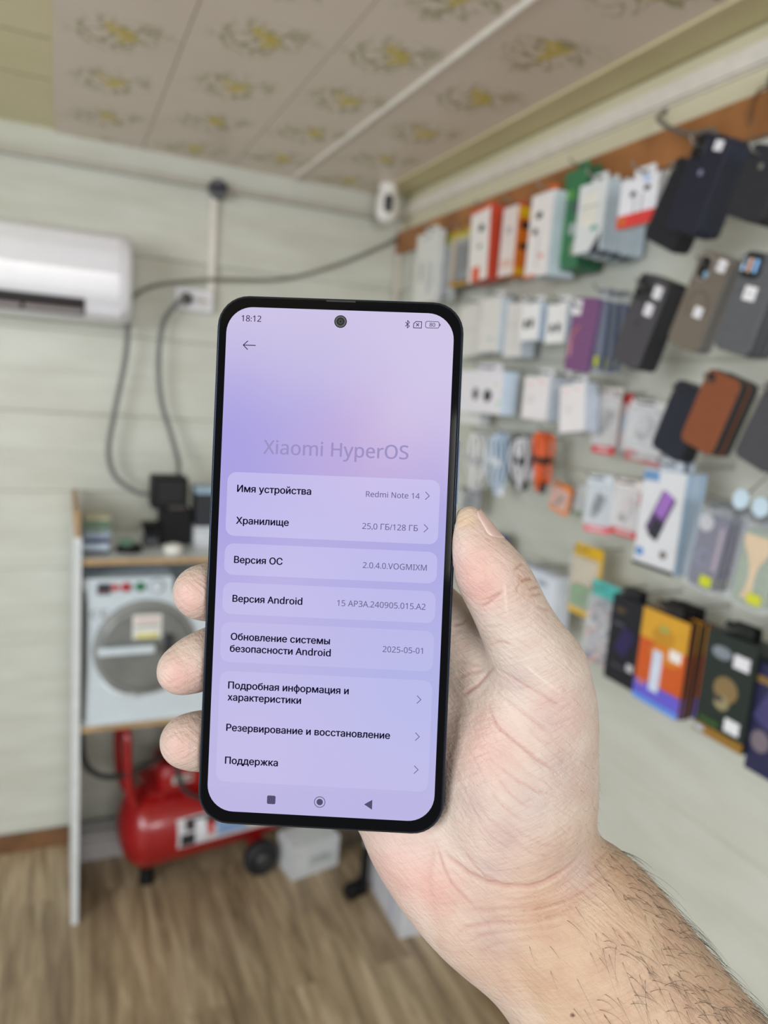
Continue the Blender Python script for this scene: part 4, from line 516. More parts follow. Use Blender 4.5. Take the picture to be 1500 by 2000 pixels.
BASE = [(HAND_BASE[i][0], HAND_BASE[i][1], HAND_BASE[i][2]) for i in range(len(HAND_BASE))]; FINGERS = HAND_FINGERS; THUMB = HAND_THUMB
def hand_mesh(step):
    allp = np.array([p for l in [THUMB] + [f[0] for f in FINGERS] + [q[0] for q in BASE] for p in l])
    lo = (allp[:, :3] - allp[:, 3:]).min(0) - 5; hi = (allp[:, :3] + allp[:, 3:]).max(0) + 5
    K = 4; cs = step * K; nc = np.ceil((hi - lo) / cs).astype(int) + 1
    g = np.stack(np.meshgrid(*[lo[i] + cs * (np.arange(nc[i]) + .5) for i in range(3)], indexing='ij'), -1).reshape(-1, 3) - step * .5
    dc = hand_d(g).reshape(nc)
    V = np.repeat(np.repeat(np.repeat(dc, K, 0), K, 1), K, 2).astype(np.float32)
    near = np.abs(V) < 7.5; ii = np.argwhere(near)
    for a in range(0, len(ii), 300000):
        q = ii[a:a + 300000]; V[q[:, 0], q[:, 1], q[:, 2]] = hand_d(lo + q * step)
    ins = V < 0; n = V.shape
    # surface nets
    c8 = [(a, b_, c) for a in (0, 1) for b_ in (0, 1) for c in (0, 1)]
    sl = lambda o: tuple(slice(o[i], n[i] - 1 + o[i]) for i in range(3))
    cnt = sum(ins[sl(o)].astype(np.int8) for o in c8); act = (cnt > 0) & (cnt < 8); idx = -np.ones(act.shape, np.int64); A = np.argwhere(act); idx[act] = np.arange(len(A))
    pos = np.zeros((len(A), 3)); num = np.zeros(len(A))
    for o in c8:
        for ax in range(3):
            if o[ax]: continue
            o2 = list(o); o2[ax] = 1
            v0 = V[A[:, 0] + o[0], A[:, 1] + o[1], A[:, 2] + o[2]]; v1 = V[A[:, 0] + o2[0], A[:, 1] + o2[1], A[:, 2] + o2[2]]
            m = (v0 < 0) != (v1 < 0); t = np.where(m, v0 / np.where(m, v0 - v1, 1), 0)
            p = np.array(o, float) + np.zeros((len(A), 3)); p[:, ax] = t; pos[m] += p[m]; num[m] += 1
    pos = lo + (A + pos / num[:, None]) * step
    F = []
    for ax in range(3):
        u, w_ = (ax + 1) % 3, (ax + 2) % 3
        a = [slice(1, n[i] - 1) for i in range(3)]; a[ax] = slice(0, n[ax] - 1); b_ = list(a); b_[ax] = slice(1, n[ax])
        E = np.argwhere(ins[tuple(a)] != ins[tuple(b_)]); off = np.ones(3, int); off[ax] = 0; E = E + off
        s = ins[E[:, 0], E[:, 1], E[:, 2]]
        def cell(du, dw):
            q = E.copy(); q[:, u] -= du; q[:, w_] -= dw; return idx[q[:, 0], q[:, 1], q[:, 2]]
        Q = np.stack([cell(1, 1), cell(0, 1), cell(0, 0), cell(1, 0)], 1); Q[~s] = Q[~s][:, ::-1]; F.append(Q)
    F = np.concatenate(F); e = np.concatenate([F[:, [0, 1]], F[:, [1, 2]], F[:, [2, 3]], F[:, [3, 0]]])
    deg = np.bincount(e.ravel(), minlength=len(pos))[:, None]
    for it in range(6):
        acc = np.zeros_like(pos)
        for k in range(3): acc[:, k] = np.bincount(e[:, 0], pos[e[:, 1], k], len(pos)) + np.bincount(e[:, 1], pos[e[:, 0], k], len(pos))
        pos = pos + (.55 if it % 2 == 0 else -.35) * (acc / deg - pos)
    return pos, F
pos, F = hand_mesh(1.0)
me0 = bpy.data.meshes.new('h'); me0.from_pydata((pos * mm).tolist(), [], F.tolist()); me0.polygons.foreach_set('use_smooth', [True] * len(F))
tmp = bpy.data.objects.new('h', me0); COL.objects.link(tmp); sd = tmp.modifiers.new('s', 'SUBSURF'); sd.levels = 1
hme = bpy.data.meshes.new_from_object(tmp.evaluated_get(bpy.context.evaluated_depsgraph_get())); bpy.data.objects.remove(tmp)
hme.name = 'person'
nv = len(hme.vertices); co = np.empty(nv * 3); hme.vertices.foreach_get('co', co); co = co.reshape(-1, 3) / mm
no = np.empty(nv * 3); hme.vertices.foreach_get('normal', no); no = no.reshape(-1, 3)
def seg_dist(P, a, b):
    a = np.array(a); b = np.array(b); ab = b - a; t = np.clip((P - a) @ ab / max(ab @ ab, 1e-9), 0, 1); return np.linalg.norm(P - a - t[:, None] * ab, axis=1), t
def line_field(pl, reach):
    pl = np.array(pl); best = np.full(nv, 99.); m = np.where(((co > pl.min(0) - reach) & (co < pl.max(0) + reach)).all(1))[0]
    L_ = len(pl) - 1; par = np.zeros(nv)
    for i in range(L_):
        d, t = seg_dist(co[m], pl[i], pl[i + 1]); k = d < best[m]; best[m[k]] = d[k]; par[m[k]] = (i + t[k]) / L_
    return best, np.clip(np.minimum(par, 1 - par) * 6, 0.15, 1)
sm = lambda x, a, b_: (lambda t: t * t * (3 - 2 * t))(np.clip((x - a) / (b_ - a), 0, 1))
disp_in = np.zeros(nv); ctint = np.zeros(nv); scar = np.zeros(nv)
for pl, dep, wid, tn in CREASES:
    d, fade = line_field(pl, wid * 5)
    disp_in += fade * (dep * .8 * np.exp(-(d / (wid * .8)) ** 2) - dep * .14 * np.exp(-((d - wid * 2.2) / (wid * 1.3)) ** 2))
    ctint = np.maximum(ctint, tn * fade * np.exp(-(d / (wid * .75)) ** 2))
for pl, wgt in SCARS:
    d, fade = line_field(pl, 3); scar = np.maximum(scar, wgt * fade * np.exp(-(d / .38) ** 2)); disp_in -= .06 * fade * np.exp(-(d / .4) ** 2)
pink = np.zeros(nv); tan = np.zeros(nv)
for c, r, (a, b_) in TINTS:
    g_ = np.exp(-((co - np.array(c)) ** 2).sum(1) / (r * r)); pink += a * g_; tan += b_ * g_
ax0 = np.array(HAND_BASE[4][0][3][:3]); ax1 = np.array(HAND_BASE[4][0][-1][:3]); axd = (ax1 - ax0) / np.linalg.norm(ax1 - ax0)
s_ax = (co - ax0) @ axd; side = np.array([-axd[1], axd[0], 0]); side /= np.linalg.norm(side)
if side[0] < 0: side = -side
lat = (co - ax0 - s_ax[:, None] * axd) @ side
tan += .95 * sm(s_ax, -10, 26) * sm(lat, -25, 20) + .25 * sm(s_ax, 0, 30)
# low wide folds of skin across the inside of the wrist, the pad edge, tendons
co = co - no * disp_in[:, None]
hme.vertices.foreach_set('co', (co * mm).ravel())
def L3(c): return np.array(lin(c)[:3])
rgb = np.tile(L3((186, 171, 161)), (nv, 1))
def mixc(c, f): global rgb; f = np.clip(f, 0, 1)[:, None]; rgb = rgb * (1 - f) + L3(c) * f
mixc((194, 148, 139), np.clip(pink, 0, 1) * .62); mixc((174, 145, 117), np.clip(tan, 0, 1) * .8)
for c, r in BLUES: mixc((168, 150, 146), .6 * np.exp(-((co - np.array(c)) ** 2).sum(1) / (r * r)))
mixc((206, 190, 158), np.clip(-pink, 0, 1)); mixc((158, 108, 98), ctint * .7); mixc((206, 191, 180), scar)
d = np.linalg.norm(co - np.array(MOLE), axis=1); mixc((92, 58, 44), np.exp(-(d / .7) ** 4))
at = hme.color_attributes.new('skin', 'FLOAT_COLOR', 'POINT'); at.data.foreach_set('color', np.concatenate([rgb, np.ones((nv, 1))], 1).ravel())
def skin_mat():
    m = bpy.data.materials.new('skin'); m.use_nodes = True; n = m.node_tree.nodes; L = m.node_tree.links; b = n['Principled BSDF']
    a = n.new('ShaderNodeVertexColor'); a.layer_name = 'skin'; tc = n.new('ShaderNodeTexCoord')
    n1 = n.new('ShaderNodeTexNoise'); n1.inputs['Scale'].default_value = 95; n1.inputs['Detail'].default_value = 5; L.new(tc.outputs['Object'], n1.inputs['Vector'])
    r = n.new('ShaderNodeValToRGB'); r.color_ramp.elements[0].position = .32; r.color_ramp.elements[0].color = (.86, .76, .75, 1); r.color_ramp.elements[1].position = .64; r.color_ramp.elements[1].color = (1, 1, 1, 1)
    L.new(n1.outputs['Fac'], r.inputs['Fac'])
    mx = n.new('ShaderNodeMix'); mx.data_type = 'RGBA'; mx.blend_type = 'MULTIPLY'; mx.inputs['Factor'].default_value = .7
    L.new(a.outputs['Color'], mx.inputs['A']); L.new(r.outputs['Color'], mx.inputs['B']); L.new(mx.outputs['Result'], b.inputs['Base Color'])
    b.inputs['Roughness'].default_value = .46; b.inputs['Specular IOR Level'].default_value = .38
    b.inputs['Subsurface Weight'].default_value = .18; b.inputs['Subsurface Radius'].default_value = (1, .35, .2); b.inputs['Subsurface Scale'].default_value = .0025
    vo = n.new('ShaderNodeTexVoronoi'); vo.inputs['Scale'].default_value = 1500; vo.feature = 'DISTANCE_TO_EDGE'; L.new(tc.outputs['Object'], vo.inputs['Vector'])
    n2 = n.new('ShaderNodeTexNoise'); n2.inputs['Scale'].default_value = 420; n2.inputs['Detail'].default_value = 6; n2.inputs['Distortion'].default_value = 1.2; L.new(tc.outputs['Object'], n2.inputs['Vector'])
    mp = n.new('ShaderNodeMapping'); mp.vector_type = 'TEXTURE'; mp.inputs['Rotation'].default_value = (0, 0, math.radians(-36)); mp.inputs['Scale'].default_value = (6.5, 1, 2)
    n3 = n.new('ShaderNodeTexNoise'); n3.inputs['Scale'].default_value = 900; n3.inputs['Detail'].default_value = 5; n3.inputs['Distortion'].default_value = .5; L.new(tc.outputs['Object'], mp.inputs['Vector']); L.new(mp.outputs['Vector'], n3.inputs['Vector'])
    mq = n.new('ShaderNodeMapping'); mq.vector_type = 'TEXTURE'; mq.inputs['Rotation'].default_value = (0, 0, math.radians(25)); mq.inputs['Scale'].default_value = (5, 1, 2)
    n4 = n.new('ShaderNodeTexNoise'); n4.inputs['Scale'].default_value = 700; n4.inputs['Detail'].default_value = 4; L.new(tc.outputs['Object'], mq.inputs['Vector']); L.new(mq.outputs['Vector'], n4.inputs['Vector'])
    bq = n.new('ShaderNodeBump'); bq.inputs['Strength'].default_value = .65; bq.inputs['Distance'].default_value = .0006
    sm_ = n.new('ShaderNodeMath'); sm_.operation = 'ADD'; L.new(n3.outputs['Fac'], sm_.inputs[0]); L.new(n4.outputs['Fac'], sm_.inputs[1]); L.new(sm_.outputs[0], bq.inputs['Height'])
    md = n.new('ShaderNodeMath'); md.operation = 'MULTIPLY_ADD'; md.inputs[1].default_value = .5; L.new(vo.outputs['Distance'], md.inputs[0]); L.new(n2.outputs['Fac'], md.inputs[2])
    bp = n.new('ShaderNodeBump'); bp.inputs['Strength'].default_value = .35; bp.inputs['Distance'].default_value = .0004
    L.new(md.outputs[0], bp.inputs['Height']); L.new(bq.outputs['Normal'], bp.inputs['Normal']); L.new(bp.outputs['Normal'], b.inputs['Normal']); return m
SKIN = skin_mat(); hme.materials.clear(); hme.materials.append(SKIN)
hand = bpy.data.objects.new('person', hme); COL.objects.link(hand)
hm = PR.to_4x4(); hm.translation = PPOS; hand.matrix_world = hm
tag(hand, "person's right hand and hairy bare forearm gripping the smartphone", 'person')
# thumbnail: a thin curved plate laid on the thumb
tp0 = np.array(THUMB[0][:3]); tp1 = np.array(THUMB[7][:3]); ta = (tp1 - tp0) / np.linalg.norm(tp1 - tp0)
nc_ = np.array([.93, .35, .22]); nc_ -= ta * (nc_ @ ta); nc_ /= np.linalg.norm(nc_); tb = np.cross(ta, nc_)
def onto(c, dr):
    q = c + dr * 16
    for _ in range(60): q = q - dr * float(hand_d(q[None])[0]) * .8
    return q
b = MB(); NI, NJ = 11, 11; top = []; bot = []
for i in range(NI):
    t = i / (NI - 1); s_ = -2.2 + 11.2 * t
    for j in range(NJ):
        k = -1 + 2 * j / (NJ - 1); half = math.radians(52) * (1 - .10 * (1 - t)) * math.sqrt(max(.12, 1 - .5 * max(0, (t - .75) / .25) ** 2 - .35 * max(0, (.2 - t) / .2) ** 2))
        dr = nc_ * math.cos(half * k) + tb * math.sin(half * k)
        sh = (1.1 * k * k if t < .5 else -1.6 * k * k) * abs(t - .5) * 2
        q = onto(tp0 + ta * max(s_ + sh, -1.2), dr); ov = ta * min(0, s_ + 1.2) * .55
        top.append(q + ov + dr * (.30 - .12 * k * k - .2 * t * t)); bot.append(q + ov - dr * .35)
vs = [Vector(p) * mm for p in top + bot]; fs = []; o_ = NI * NJ
for i in range(NI - 1):
    for j in range(NJ - 1):
        a = i * NJ + j; fs.append((a, a + 1, a + NJ + 1, a + NJ)); fs.append((a + o_, a + NJ + o_, a + NJ + 1 + o_, a + 1 + o_))
edge = [j for j in range(NJ)] + [i * NJ + NJ - 1 for i in range(1, NI)] + [(NI - 1) * NJ + j for j in range(NJ - 2, -1, -1)] + [i * NJ for i in range(NI - 2, 0, -1)]
for a, c in zip(edge, edge[1:] + edge[:1]): fs.append((a, c, c + o_, a + o_))
b.add(vs, fs, mat((186, 160, 153), .2, 0, .5, .04, 300, 0, .4), True); nail = b.build('thumbnail', hand)
# arm hair: curved tapering strands
rng = np.random.default_rng(5); random.seed(5)
dens = np.maximum(sm(s_ax, -10, 16) * sm(lat, -12, 16), .7 * sm(s_ax, -17, 0) * sm(lat, 14, 24)) * (s_ax < 66) * (no[:, 2] > -.35)
pick = rng.choice(nv, 480, p=dens / dens.sum())
fz = ((co[:, 0] > 55) & (no[:, 0] > .55) & (s_ax < 4) & (co[:, 1] < -52) & (no[:, 2] > -.5)).astype(float)
pick2 = rng.choice(nv, 60, p=fz / fz.sum())
b = MB(); HAIR = mat((62, 52, 44), .5, 0, .3, .2, 50)
for n_i, i in enumerate(list(pick) + list(pick2)):
    fuzz = n_i >= 480; p = Vector(co[i]); nn = Vector(no[i]); A_ = Vector(axd); E_ = Vector(side)
    dv = A_ * random.uniform(.1, 1.0) + E_ * random.uniform(-.5, 1.0); dv = (dv - nn * dv.dot(nn)).normalized()
    tgt = (A_ * random.uniform(.6, 1.2) + Vector((0, -.55, 0))); tgt = (tgt - nn * tgt.dot(nn)).normalized()
    ln = random.uniform(1.0, 2.6) if fuzz else random.uniform(4, 10) if random.random() < .7 else random.uniform(10, 17); pts = []; q = p - nn * .25; K_ = 9
    for k in range(K_):
        t = k / (K_ - 1); pts.append(q.copy()); up_ = .42 - .62 * t
        stepv = (dv * (1 - t) + tgt * t * 1.0 + nn * (up_ if not fuzz else .6)).normalized(); q = q + stepv * ln / (K_ - 1)
    b.tube([x * mm for x in pts], [(.056 * (1 - .75 * k / (K_ - 1)) * (.6 if fuzz else 1)) * mm for k in range(K_)], HAIR, 4, False)
hair = b.build('arm_hair', hand); hair['kind'] = 'stuff'
# ------------------------------------------------------------------ left side: air conditioner, socket, cables, camera
AW = mat((230, 230, 237), .16, 0, .6, .02, 30, 0, .6); DK = mat((40, 36, 36), .6); BLK = mat((13, 13, 16), .5, 0, .3); GREYC = mat((112, 114, 112), .5)
ac = thing('air_conditioner', "white wall-mounted split air conditioner indoor unit on the back wall", 'air conditioner', (-.19, D - .012, 1.73))
prof = [(0, .0), (-.10, -.004), (-.165, .006), (-.200, .034), (-.212, .075), (-.216, .13), (-.210, .185), (-.192, .225), (-.16, .246), (-.10, .254), (0, .254)]
def ac_ring(x, s=1.0, dz=0): return [(x, y * s, .127 + (z - .127) * s + dz) for y, z in prof]
b = MB(); b.loft([ac_ring(-.405, .93), ac_ring(-.400, .985), ac_ring(-.388, 1), ac_ring(.352, 1), ac_ring(.372, .985), ac_ring(.380, .93)], AW); b.build('housing', ac)
b = MB()
fr = [(-.2125, .056), (-.2145, .075), (-.2185, .13), (-.2125, .187), (-.195, .226)]
b.loft([[(x, y, z) for y, z in fr] + [(x, y + .004, z) for y, z in reversed(fr)] for x in (-.392, .345)], AW, False); b.build('front_cover', ac)
b = MB(); sl = [(-.172, .0085), (-.2035, .034), (-.2095, .054), (-.19, .05), (-.165, .02)]
b.loft([[(x, y, z) for y, z in sl] for x in (-.375, .255)], DK, False); b.build('air_outlet', ac)
for k in range(4):
    b = MB(); b.box((-.295 + k * .157, -.195, .0225), (.148, .005, .024), mat((176, 168, 172), .4), (-.88, 0, 0)); b.build('louvre_flap', ac)
b = MB(); b.box((.305, -.191, .026), (.09, .012, .03), AW, (-.88, 0, 0)); b.build('end_trim', ac)
so = thing('wall_socket', "white double wall socket on the back wall right of the air conditioner", 'socket', (.392, D - .012, 1.833))
b = MB(); b.rslab(0, 0, .118, .068, .008, -.030, 0, AW, .004); b.build('socket_plate', so)
b = MB()
for x in (-.028, .028): b.disc(x, 0, .021, .021, -.0305, -.028, mat((206, 204, 204), .4)); 
b.build('outlet_recess', so)
b = MB(); b.disc(.028 + .006, 0, .002, .002, -.032, -.03, DK); b.disc(.028 - .006, 0, .002, .002, -.032, -.03, DK); b.build('outlet_hole', so)
pl = thing('power_plug', "black plug pushed into the double wall socket", 'plug', (.365, D - .046, 1.833))
b = MB(); b.lathe((0, .004, 0), (0, -1, 0), [(0, .018), (.012, .019), (.026, .015), (.034, .009)], BLK, 16); b.build('plug_body', pl)
def cable(name, pts, r, m, label, cat='cable', n=8):
    b = MB(); b.tube(spline(pts, n), r, m, 8); o = b.build(name); return tag(o, label, cat)
cable('power_cable', [(.365, D - .085, 1.833), (.335, D - .075, 1.815), (.297, D - .06, 1.752), (.285, D - .06, 1.641), (.296, D - .06, 1.515), (.33, D - .065, 1.403), (.349, D - .10, 1.322), (.334, 2.30, 1.275)], .0075, GREYC, "grey power cable from the socket plug down to the black box")
cable('power_cable', [(.192, D - .07, 1.74), (.186, D - .064, 1.633), (.159, D - .064, 1.475), (.142, D - .064, 1.347), (.163, D - .07, 1.267), (.22, D - .11, 1.228), (.262, 2.31, 1.228)], .0075, GREYC, "grey cable hanging from the air conditioner in a loop to the black box")
cable('signal_cable', [(.19, D - .022, 1.80), (.235, D - .020, 1.845), (.314, D - .020, 1.877), (.457, D - .042, 1.904), (.675, D - .020, 1.935), (.851, D - .020, 1.999), (1.03, D - .022, 2.092), (1.085, D - .022, 2.13)], .0055, mat((122, 120, 106), .5), "thin grey cable sagging along the back wall to the corner")
jb = thing('junction_box', "small dark junction knot where the wall ducts meet above the socket", 'junction box', (.452, D - .03, 2.176))
b = MB(); b.lathe((0, -.002, 0), (0, -1, 0), [(0, .030), (.02, .03), (.03, .022)], mat((96, 96, 104), .5), 14); b.build('cap', jb)
b = MB(); b.tube([(-.028, -.026, .004), (-.01, -.04, -.006), (.02, -.036, .006)], .006, BLK, 6); b.build('wire_knot', jb)
cc = thing('security_camera', "white security camera in the corner under the ceiling", 'camera', (.985, 2.36, CEIL))
CW = mat((232, 230, 226), .35)
b = MB(); b.lathe((0, 0, -.002), (0, 0, -1), [(0, .030), (.012, .032), (.02, .030)], CW, 24); b.build('mount', cc)
b = MB(); b.lathe((0, 0, -.018), (0, 0, -1), [(0, .026), (.01, .034), (.035, .038), (.06, .0385), (.082, .036), (.098, .026), (.104, .008)], CW, 28); b.build('housing', cc)
b = MB(); dirc = Vector((-.30, -.95, -.05)).normalized()
R_ = dirc.to_track_quat('-Y', 'Z').to_matrix()
pts = rrect(0, 0, .030, .058, .0149, 8)
b.loft([[R_ @ Vector((x, -.036 - .0012, z)) + Vector((0, 0, -.066)) for x, z in pts], [R_ @ Vector((x * .96, -.041, z * .96)) + Vector((0, 0, -.066)) for x, z in pts]], mat((14, 15, 18), .15)); face = b.build('lens_window', cc)
b = MB(); b.lathe(R_ @ Vector((0, -.041, .008)) + Vector((0, 0, -.066)), dirc, [(0, .009), (.002, .008), (.0025, .004)], mat((40, 44, 52), .1), 16); b.build('lens', face)
bo = MB(); bo.lathe((.955, .993, CEIL - .004), (0, 0, -1), [(0, .007), (.004, .006)], DK, 12); tag(bo.build('ceiling_screw'), "dark screw head in the ceiling edge above the phone cases", 'screw')

# ------------------------------------------------------------------ shelf unit with the machine
SW = mat((214, 219, 222), .35); EDGEW = mat((176, 146, 108), .5, var=.2, scale=60)
sh = thing('shelf_unit', "white chipboard shelf unit with wood coloured board edges against the back wall", 'shelf unit', (.34, 2.07, 0))
def part(name, fn, parent):
    b = MB(); fn(b); return b.build(name, parent)
def Lx(x): return x - .34
part('side_panel', lambda b: b.box((Lx(.048), .20, .575), (.018, .40, 1.15), SW), sh)
part('side_panel', lambda b: b.box((Lx(.955), .33, .54), (.018, .14, 1.08), SW), sh)
part('raised_edge', lambda b: b.box((Lx(.046), .20, 1.185), (.014, .40, .07), EDGEW), sh)
for z in (1.080, .597):
    p = part('shelf_board', lambda b: b.box((Lx(.5065), .205, z), (.899, .385, .016), SW), sh)
    part('edge_banding', lambda b: b.box((Lx(.5065), .011, z), (.899, .003, .0165), EDGEW), p)
ZS = 1.088; ZM = .605
mc = thing('vacuum_chamber', "white repair machine with round grey door and coloured buttons on the lower shelf", 'machine', (.26, 2.09, ZM))
MW = mat((206, 217, 226), .3, var=.03); GD = mat((140, 142, 140), .4)
part('cabinet', lambda b: (b.box((.0, .17, .19), (.39, .34, .38), MW)), mc)
cp = part('control_panel', lambda b: (b.box((-.079, .15, .403), (.235, .30, .046), MW)), mc)
part('digital_display', lambda b: (b.box((-.145, -.003, .397), (.034, .006, .030), mat((62, 66, 76), .3)), b.box((-.145, -.0065, .402), (.026, .002, .010), mat((34, 34, 40), .2)), b.box((-.145, -.0065, .390), (.026, .002, .004), mat((150, 90, 90), .3))), mc)
for x, c, r in ((-.116, (196, 60, 66), .008), (-.087, (176, 50, 58), .011), (-.050, (40, 120, 84), .011)):
    part('push_button', lambda b: b.lathe((x, .001, .400), (0, -1, 0), [(0, r * 1.25), (.003, r * 1.25), (.0035, r), (.010, r), (.011, r * .7)], mat(c, .35), 16), mc)
kn = part('pressure_gauge', lambda b: b.lathe((-.006, .001, .400), (0, -1, 0), [(0, .021), (.006, .021), (.007, .018)], mat((150, 164, 180), .3), 22), mc)
part('gauge_dial', lambda b: (b.disc(-.006, .400, .016, .016, -.0085, -.006, mat((214, 222, 230), .3)), b.box((-.003, -.009, .403), (.012, .001, .002), DK, (0, .7, 0))), kn)
dr = part('round_door', lambda b: b.lathe((-.032, .001, .222), (0, -1, 0), [(0, .140), (.010, .140), (.014, .136), (.016, .130), (.016, .126)], GD, 44), mc)
part('door_glass', lambda b: b.lathe((-.032, -.012, .222), (0, -1, 0), [(0, .127), (.0045, .127), (.006, .11)], mat((120, 122, 120), .25, var=.12, scale=12), 44), dr)
part('door_handle', lambda b: (b.rslab(-.085, .230, .150, .022, .006, -.050, -.036, mat((206, 218, 228), .3), .003), b.box((-.15, -.02, .230), (.014, .036, .016), MW)), mc)
part('warning_label', lambda b: (b.rslab(-.030, .288, .078, .070, .002, -.0195, -.0165, mat((226, 226, 222), .5)), b.box((-.030, -.020, .308), (.066, .001, .012), mat((214, 190, 190), .5)), b.box((-.030, -.020, .290), (.066, .001, .006), mat((150, 150, 150), .5)), b.box((-.030, -.020, .262), (.060, .001, .014), mat((214, 206, 120), .5))), dr)
part('door_latch', lambda b: (b.rslab(.028, .222, .022, .085, .006, -.040, -.012, mat((44, 46, 54), .4), .004)), mc)
part('hinge_bar', lambda b: b.tube(spline([(-.145, -.006, .128), (-.12, -.02, .108), (-.09, -.022, .092), (-.06, -.012, .082)], 5), .006, mat((222, 230, 236), .25), 8), mc)
b = MB()
def arc(cx, cz, r, a0, a1): return [((cx + r * math.cos(math.radians(a0 + (a1 - a0) * k / 12))), (cz + r * math.sin(math.radians(a0 + (a1 - a0) * k / 12)))) for k in range(13)]
for pl_ in (arc(-.166, .326, .011, 60, 300), arc(-.140, .326, .011, 60, 300), [(-.151, .326), (-.143, .326)]):
    for (x0, z0), (x1, z1) in zip(pl_, pl_[1:]): b.box(((x0 + x1) / 2, -.0006, (z0 + z1) / 2), (math.hypot(x1 - x0, z1 - z0) + .001, .0012, .0022), DK, (0, -math.atan2(z1 - z0, x1 - x0), 0))
b.build('certification_mark', mc)
# things on the top board
cols = [(44, 46, 56), (190, 204, 224), (38, 48, 88), (150, 164, 186), (120, 140, 128), (96, 122, 106), (168, 166, 140)]
names = ["dark flat case at the bottom of the shelf's left stack", "pale blue flat box second from the bottom of the left stack", "navy flat box third from the bottom of the left stack", "blue grey flat box in the middle of the left stack", "grey green flat box third from the top of the left stack", "green circuit board box second from the top of the left stack", "beige green flat box on top of the left stack"]
hs = [.010, .021, .012, .019, .014, .018, .014]; z = ZS
for k, (c, nm, h) in enumerate(zip(cols, names, hs)):
    t = thing('flat_box', nm, 'box', (.099 + random.uniform(-.003, .003), 2.19, z), (0, 0, random.uniform(-.06, .06)), 'flat boxes stacked on the shelf')
    part('box_body', lambda b: b.rslab(0, h / 2, .070, h - .0006, .003, -.05, .05, mat(c, .45)), t)
    part('front_label', lambda b: b.box((.004, -.0505, h / 2), (.046, .001, h * .5), mat(tuple(min(255, int(v * 1.12)) for v in c), .5)), t); z += h
g = thing('charging_puck', "low black gadget with green top beside the left stack", 'gadget', (.186, 2.17, ZS))
part('base', lambda b: b.lathe((0, 0, 0), (0, 0, 1), [(0, .034), (.012, .036), (.02, .03)], BLK, 20), g); part('green_top', lambda b: b.rslab(-.01, .028, .034, .016, .003, -.012, .012, mat((96, 132, 112), .5)), g)
g = thing('power_adapter_stand', "small black stand with flared top left of the black two-tier box", 'stand', (.250, 2.24, ZS))
part('foot', lambda b: b.rslab(0, .014, .042, .028, .004, -.02, .02, mat((70, 74, 80), .4), .002), g); part('cradle', lambda b: b.loft([[(x * s, y * s, zz) for x, y in ((-.02, -.02), (.02, -.02), (.02, .02), (-.02, .02))] for s, zz in ((.8, .028), (.95, .05), (1.35, .07))], BLK, False), g)
g = thing('voltage_stabiliser', "black two-tier box where both grey cables end", 'electrical box', (.325, 2.28, ZS))
part('lower_case', lambda b: b.rslab(0, .055, .092, .110, .005, -.04, .04, BLK, .003), g)
up = part('upper_case', lambda b: b.rslab(-.020, .158, .104, .096, .006, -.045, .045, mat((14, 15, 18), .5, 0, .3), .004), g)
part('front_ridge', lambda b: b.box((.0, -.046, .116), (.05, .004, .010), mat((70, 62, 60), .4)), g)
part('vent', lambda b: [b.box((-.02, -.0458, .14 + .012 * k), (.07, .002, .004), mat((46, 48, 54), .5)) for k in range(5)], up)
g = thing('tape_roll', "white round roll on the shelf in front of the black box", 'tape roll', (.305, 2.15, ZS))
part('roll', lambda b: b.lathe((0, 0, 0), (0, 0, 1), [(0, .022), (.002, .026), (.020, .026), (.022, .022), (.022, .012), (.002, .011)], mat((236, 234, 228), .5), 24), g)
g = thing('carton', "white flat carton on the shelf behind the phone's left edge", 'carton', (.43, 2.26, ZS))
part('carton_body', lambda b: b.rslab(0, .031, .11, .062, .003, -.05, .05, mat((206, 210, 216), .5)), g); part('lid_seam', lambda b: b.box((0, -.0505, .05), (.108, .001, .002), mat((150, 156, 166), .5)), g)
g = thing('speaker_box', "dark box with pale blue lid on top of the white carton", 'box', (.425, 2.26, ZS + .0625))
part('box_body', lambda b: b.rslab(0, .05, .095, .100, .004, -.045, .045, mat((36, 38, 46), .5)), g); part('lid', lambda b: b.rslab(0, .109, .10, .018, .004, -.048, .048, mat((150, 176, 196), .4)), g)

# ------------------------------------------------------------------ compressor and things on the floor
RED = mat((150, 20, 24), .28, 0, .5, .06, 20, 0, .3)
cx = thing('air_compressor', "red portable air compressor on the floor under the shelf", 'air compressor', (.44, 2.235, 0), (0, 0, .16))
ZT = .20; RT = .126
part('tank', lambda b: b.lathe((-.27, 0, ZT), (1, 0, 0), [(0, .004), (.004, .048), (.018, .09), (.040, .115), (.065, RT), (.475, RT), (.50, .115), (.522, .09), (.536, .048), (.54, .004)], RED, 40), cx)
part('weld_seam', lambda b: [b.lathe((x, 0, ZT), (1, 0, 0), [(-.003, RT), (0, RT + .002), (.003, RT)], RED, 40) for x in (-.205,)], cx)
part('handle', lambda b: b.tube(spline([(-.235, -.06, .30), (-.255, -.06, .36), (-.262, -.06, .46), (-.262, -.05, .535), (-.262, 0, .56), (-.262, .05, .535), (-.262, .06, .46), (-.255, .06, .36), (-.235, .06, .30)], 5), .0125, RED, 12), cx)
part('pump_platform', lambda b: b.box((-.02, 0, .338), (.36, .15, .012), RED), cx)
part('platform_leg', lambda b: b.box((-.16, 0, .322), (.02, .12, .03), RED), cx); part('platform_leg', lambda b: b.box((.12, 0, .322), (.02, .12, .03), RED), cx)
shd = part('motor_shroud', lambda b: b.loft([[(x * s - .06, y * s, zz) for x, y in rrect(0, 0, .21, .15, .03)] for s, zz in ((1, .344), (1, .385), (.9, .41))], RED, False), cx)
